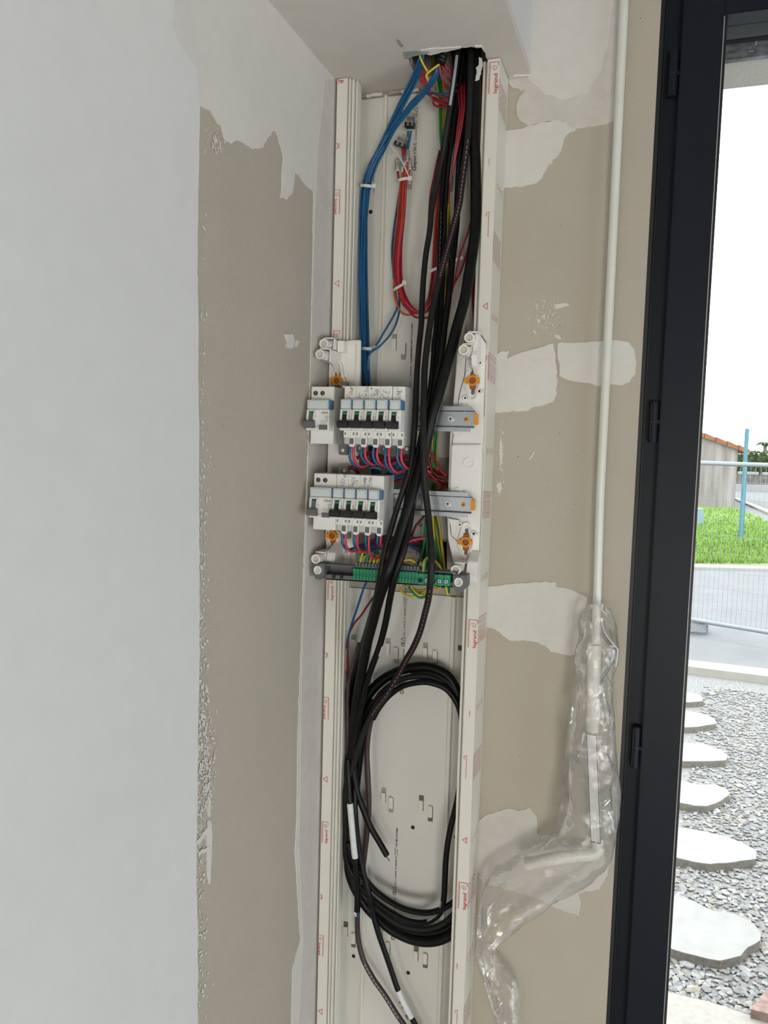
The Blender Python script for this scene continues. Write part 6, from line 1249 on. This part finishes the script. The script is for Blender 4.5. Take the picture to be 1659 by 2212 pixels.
# hedge, stone wall, white kerb wall
yh = gp(1620, 1061).y; zk = P(1620, 1047, y=yh).z; x0h = P(1585, 1050, y=yh).x
o = MB().box(x0h - 1, x0h + 30, yh, yh + .3, ZG, zk).build('low_white_wall', WHITEW); tag(o, 'low white wall along the far road', 'wall')
yh2 = yh + 1.5; zw = P(1620, 1019, y=yh2).z; sw = thing('stone_garden_wall', 'dark stone garden wall under the hedge behind the low white wall', 'wall', (x0h + 5, yh2, ZG))
MB().box(x0h - 3, x0h + 30, yh2, yh2 + .35, ZG, zw - .16).build('wall', STONEW, sw)
for i in range(18):
    MB().box(x0h + .3 + i * 1.15, x0h + 1.3 + i * 1.15, yh2 - .05, yh2 + .4, zw - .16, zw).build('coping_stone', WHITEW, sw, bevel=.03)
zh = P(1640, 976, y=yh2 + .8).z; q = MB(); rnd = random.Random(4); q.box(x0h - 4, x0h + 30, yh2 + .7, yh2 + 1.6, ZG, zh - .15)
hd = thing('hedge', 'clipped green hedge behind the stone garden wall', 'hedge', (x0h + 5, yh2 + 1, ZG)); q.build('branch_mass', mat('dark_hedge_core', (.03, .07, .02), .9, noise_amt=.3, nscale=3), hd)
q = MB()
for i in range(9000):
    x_ = x0h - 3 + rnd.random() * 12; z_ = ZG + 1 + rnd.random() * (zh - ZG - 1); y_ = yh2 + .7 - rnd.random() * .2; s_ = rnd.uniform(.05, .12)
    if rnd.random() < .2: z_ = zh - .1 + rnd.random() * .12; y_ += rnd.random() * .7
    v = [Vector((rnd.gauss(0, 1), rnd.gauss(0, .6), rnd.gauss(0, 1))).normalized() * s_ for _ in range(3)]; c = Vector((x_, y_, z_)); q.add([c + v[0], c + v[1], c + v[2]], [(0, 1, 2)])
q.build('foliage', HEDGE, hd, smooth=0, kind='stuff')
pc = P(1653, 965, y=yh2 + 3); pm = thing('palm_tree', 'small palm top showing above the hedge', 'tree', (pc.x, yh2 + 3, ZG)); MB().cyl((pc.x, yh2 + 3, ZG), 'z', .1, pc.z - ZG, 8).build('trunk', SLABE, pm)
for i in range(14):
    a_ = i * .45; L_ = .5; MB().tube([pc, pc + Vector((math.cos(a_) * L_ * .6, math.sin(a_) * .3, .22)), pc + Vector((math.cos(a_) * L_, math.sin(a_) * .5, .05))], [.05, .05, .01], 5).build('frond', HEDGE, pm)
# blue post
pb_ = gp(1600, 1167); ptp = P(1614, 926, y=pb_.y); w_ = rad(10, pb_)
q = MB(); q.add([(pb_.x - w_, pb_.y - w_, ZG), (pb_.x + w_, pb_.y - w_, ZG), (pb_.x + w_, pb_.y + w_, ZG), (pb_.x - w_, pb_.y + w_, ZG), (ptp.x - w_ * .75, pb_.y - w_, ptp.z), (ptp.x + w_ * .75, pb_.y - w_, ptp.z), (ptp.x + w_ * .75, pb_.y + w_, ptp.z), (ptp.x - w_ * .75, pb_.y + w_, ptp.z)], [(0, 3, 2, 1), (4, 5, 6, 7), (0, 1, 5, 4), (1, 2, 6, 5), (2, 3, 7, 6), (3, 0, 4, 7)])
o = q.build('blue_post', BLUEP, bevel=.01); tag(o, 'tall pale blue post standing in the lawn', 'post')
# site fence
ft = P(1515, 1371, z=ZG); zb3 = P(1515, 1342, y=ft.y).z; f1_ = P(1659, 1366, z=zb3); f0_ = P(1515, 1342, z=zb3)
dr = (f1_ - f0_); dr.z = 0; drn = dr.normalized(); Z1 = P(1590, 1002.5, y=(f0_.y + f1_.y) / 2).z
fe = thing('site_fence', 'galvanised mesh site fence panel across the road outside', 'fence', (ft.x, ft.y, ZG))
fs_, fe_ = f0_ - drn * .95, f0_ + drn * 2.55; tip0 = P(1520, 1002, y=fs_.y).z
MB().tube([fs_, fe_], .021, 10).build('bottom_rail', GALV, fe); MB().tube([Vector((fs_.x, fs_.y, Z1)), Vector((fe_.x, fe_.y, Z1))], .021, 10).build('top_rail', GALV, fe)
MB().tube([Vector((fs_.x, fs_.y, ZG)), Vector((fs_.x, fs_.y, Z1 + .05))], .021, 10).build('end_post', GALV, fe); MB().tube([Vector((fe_.x, fe_.y, ZG)), Vector((fe_.x, fe_.y, Z1 + .05))], .021, 10).build('end_post', GALV, fe)
q = MB(); L_ = (fe_ - fs_).length; nW = int(L_ / .045)
for i in range(nW):
    p_ = fs_.lerp(fe_, i / nW); q.tube([Vector((p_.x, p_.y, zb3)), Vector((p_.x, p_.y, Z1))], .0016, 4, cap=False)
for j in range(1, 9):
    z_ = zb3 + (Z1 - zb3) * j / 9; q.tube([Vector((fs_.x, fs_.y, z_)), Vector((fe_.x, fe_.y, z_))], .0016, 4, cap=False)
q.build('wire_mesh', GALV, fe, smooth=0, kind='stuff')
fa = P(1470, 1350, z=ZG + .12); fb_ = P(1532, 1348, y=ft.y - .05).x
t = thing('fence_foot', 'speckled dark grey block holding the foot of the site fence', 'block', (ft.x, ft.y, ZG)); MB().box(fb_ - .5, fb_, ft.y, ft.y + .22, ZG, P(1515, 1345, y=ft.y).z).build('block', mat('recycled_block', (.20, .21, .22), .8, noise_amt=.3, nscale=60), t, bevel=.02)
c = gp(1513, 1136); t = thing('utility_box', 'small blue grey box at the lawn edge by the door frame', 'box', c); MB().prism([(c.x - .35, ZG), (c.x + .06, ZG), (c.x + .09, ZG + .2), (c.x + .03, ZG + .42), (c.x - .35, ZG + .42)], 'y', c.y, c.y + .4).build('box_body', mat('slate_blue', (.16, .24, .26), .6, noise_amt=.2, nscale=30), t, smooth=0)

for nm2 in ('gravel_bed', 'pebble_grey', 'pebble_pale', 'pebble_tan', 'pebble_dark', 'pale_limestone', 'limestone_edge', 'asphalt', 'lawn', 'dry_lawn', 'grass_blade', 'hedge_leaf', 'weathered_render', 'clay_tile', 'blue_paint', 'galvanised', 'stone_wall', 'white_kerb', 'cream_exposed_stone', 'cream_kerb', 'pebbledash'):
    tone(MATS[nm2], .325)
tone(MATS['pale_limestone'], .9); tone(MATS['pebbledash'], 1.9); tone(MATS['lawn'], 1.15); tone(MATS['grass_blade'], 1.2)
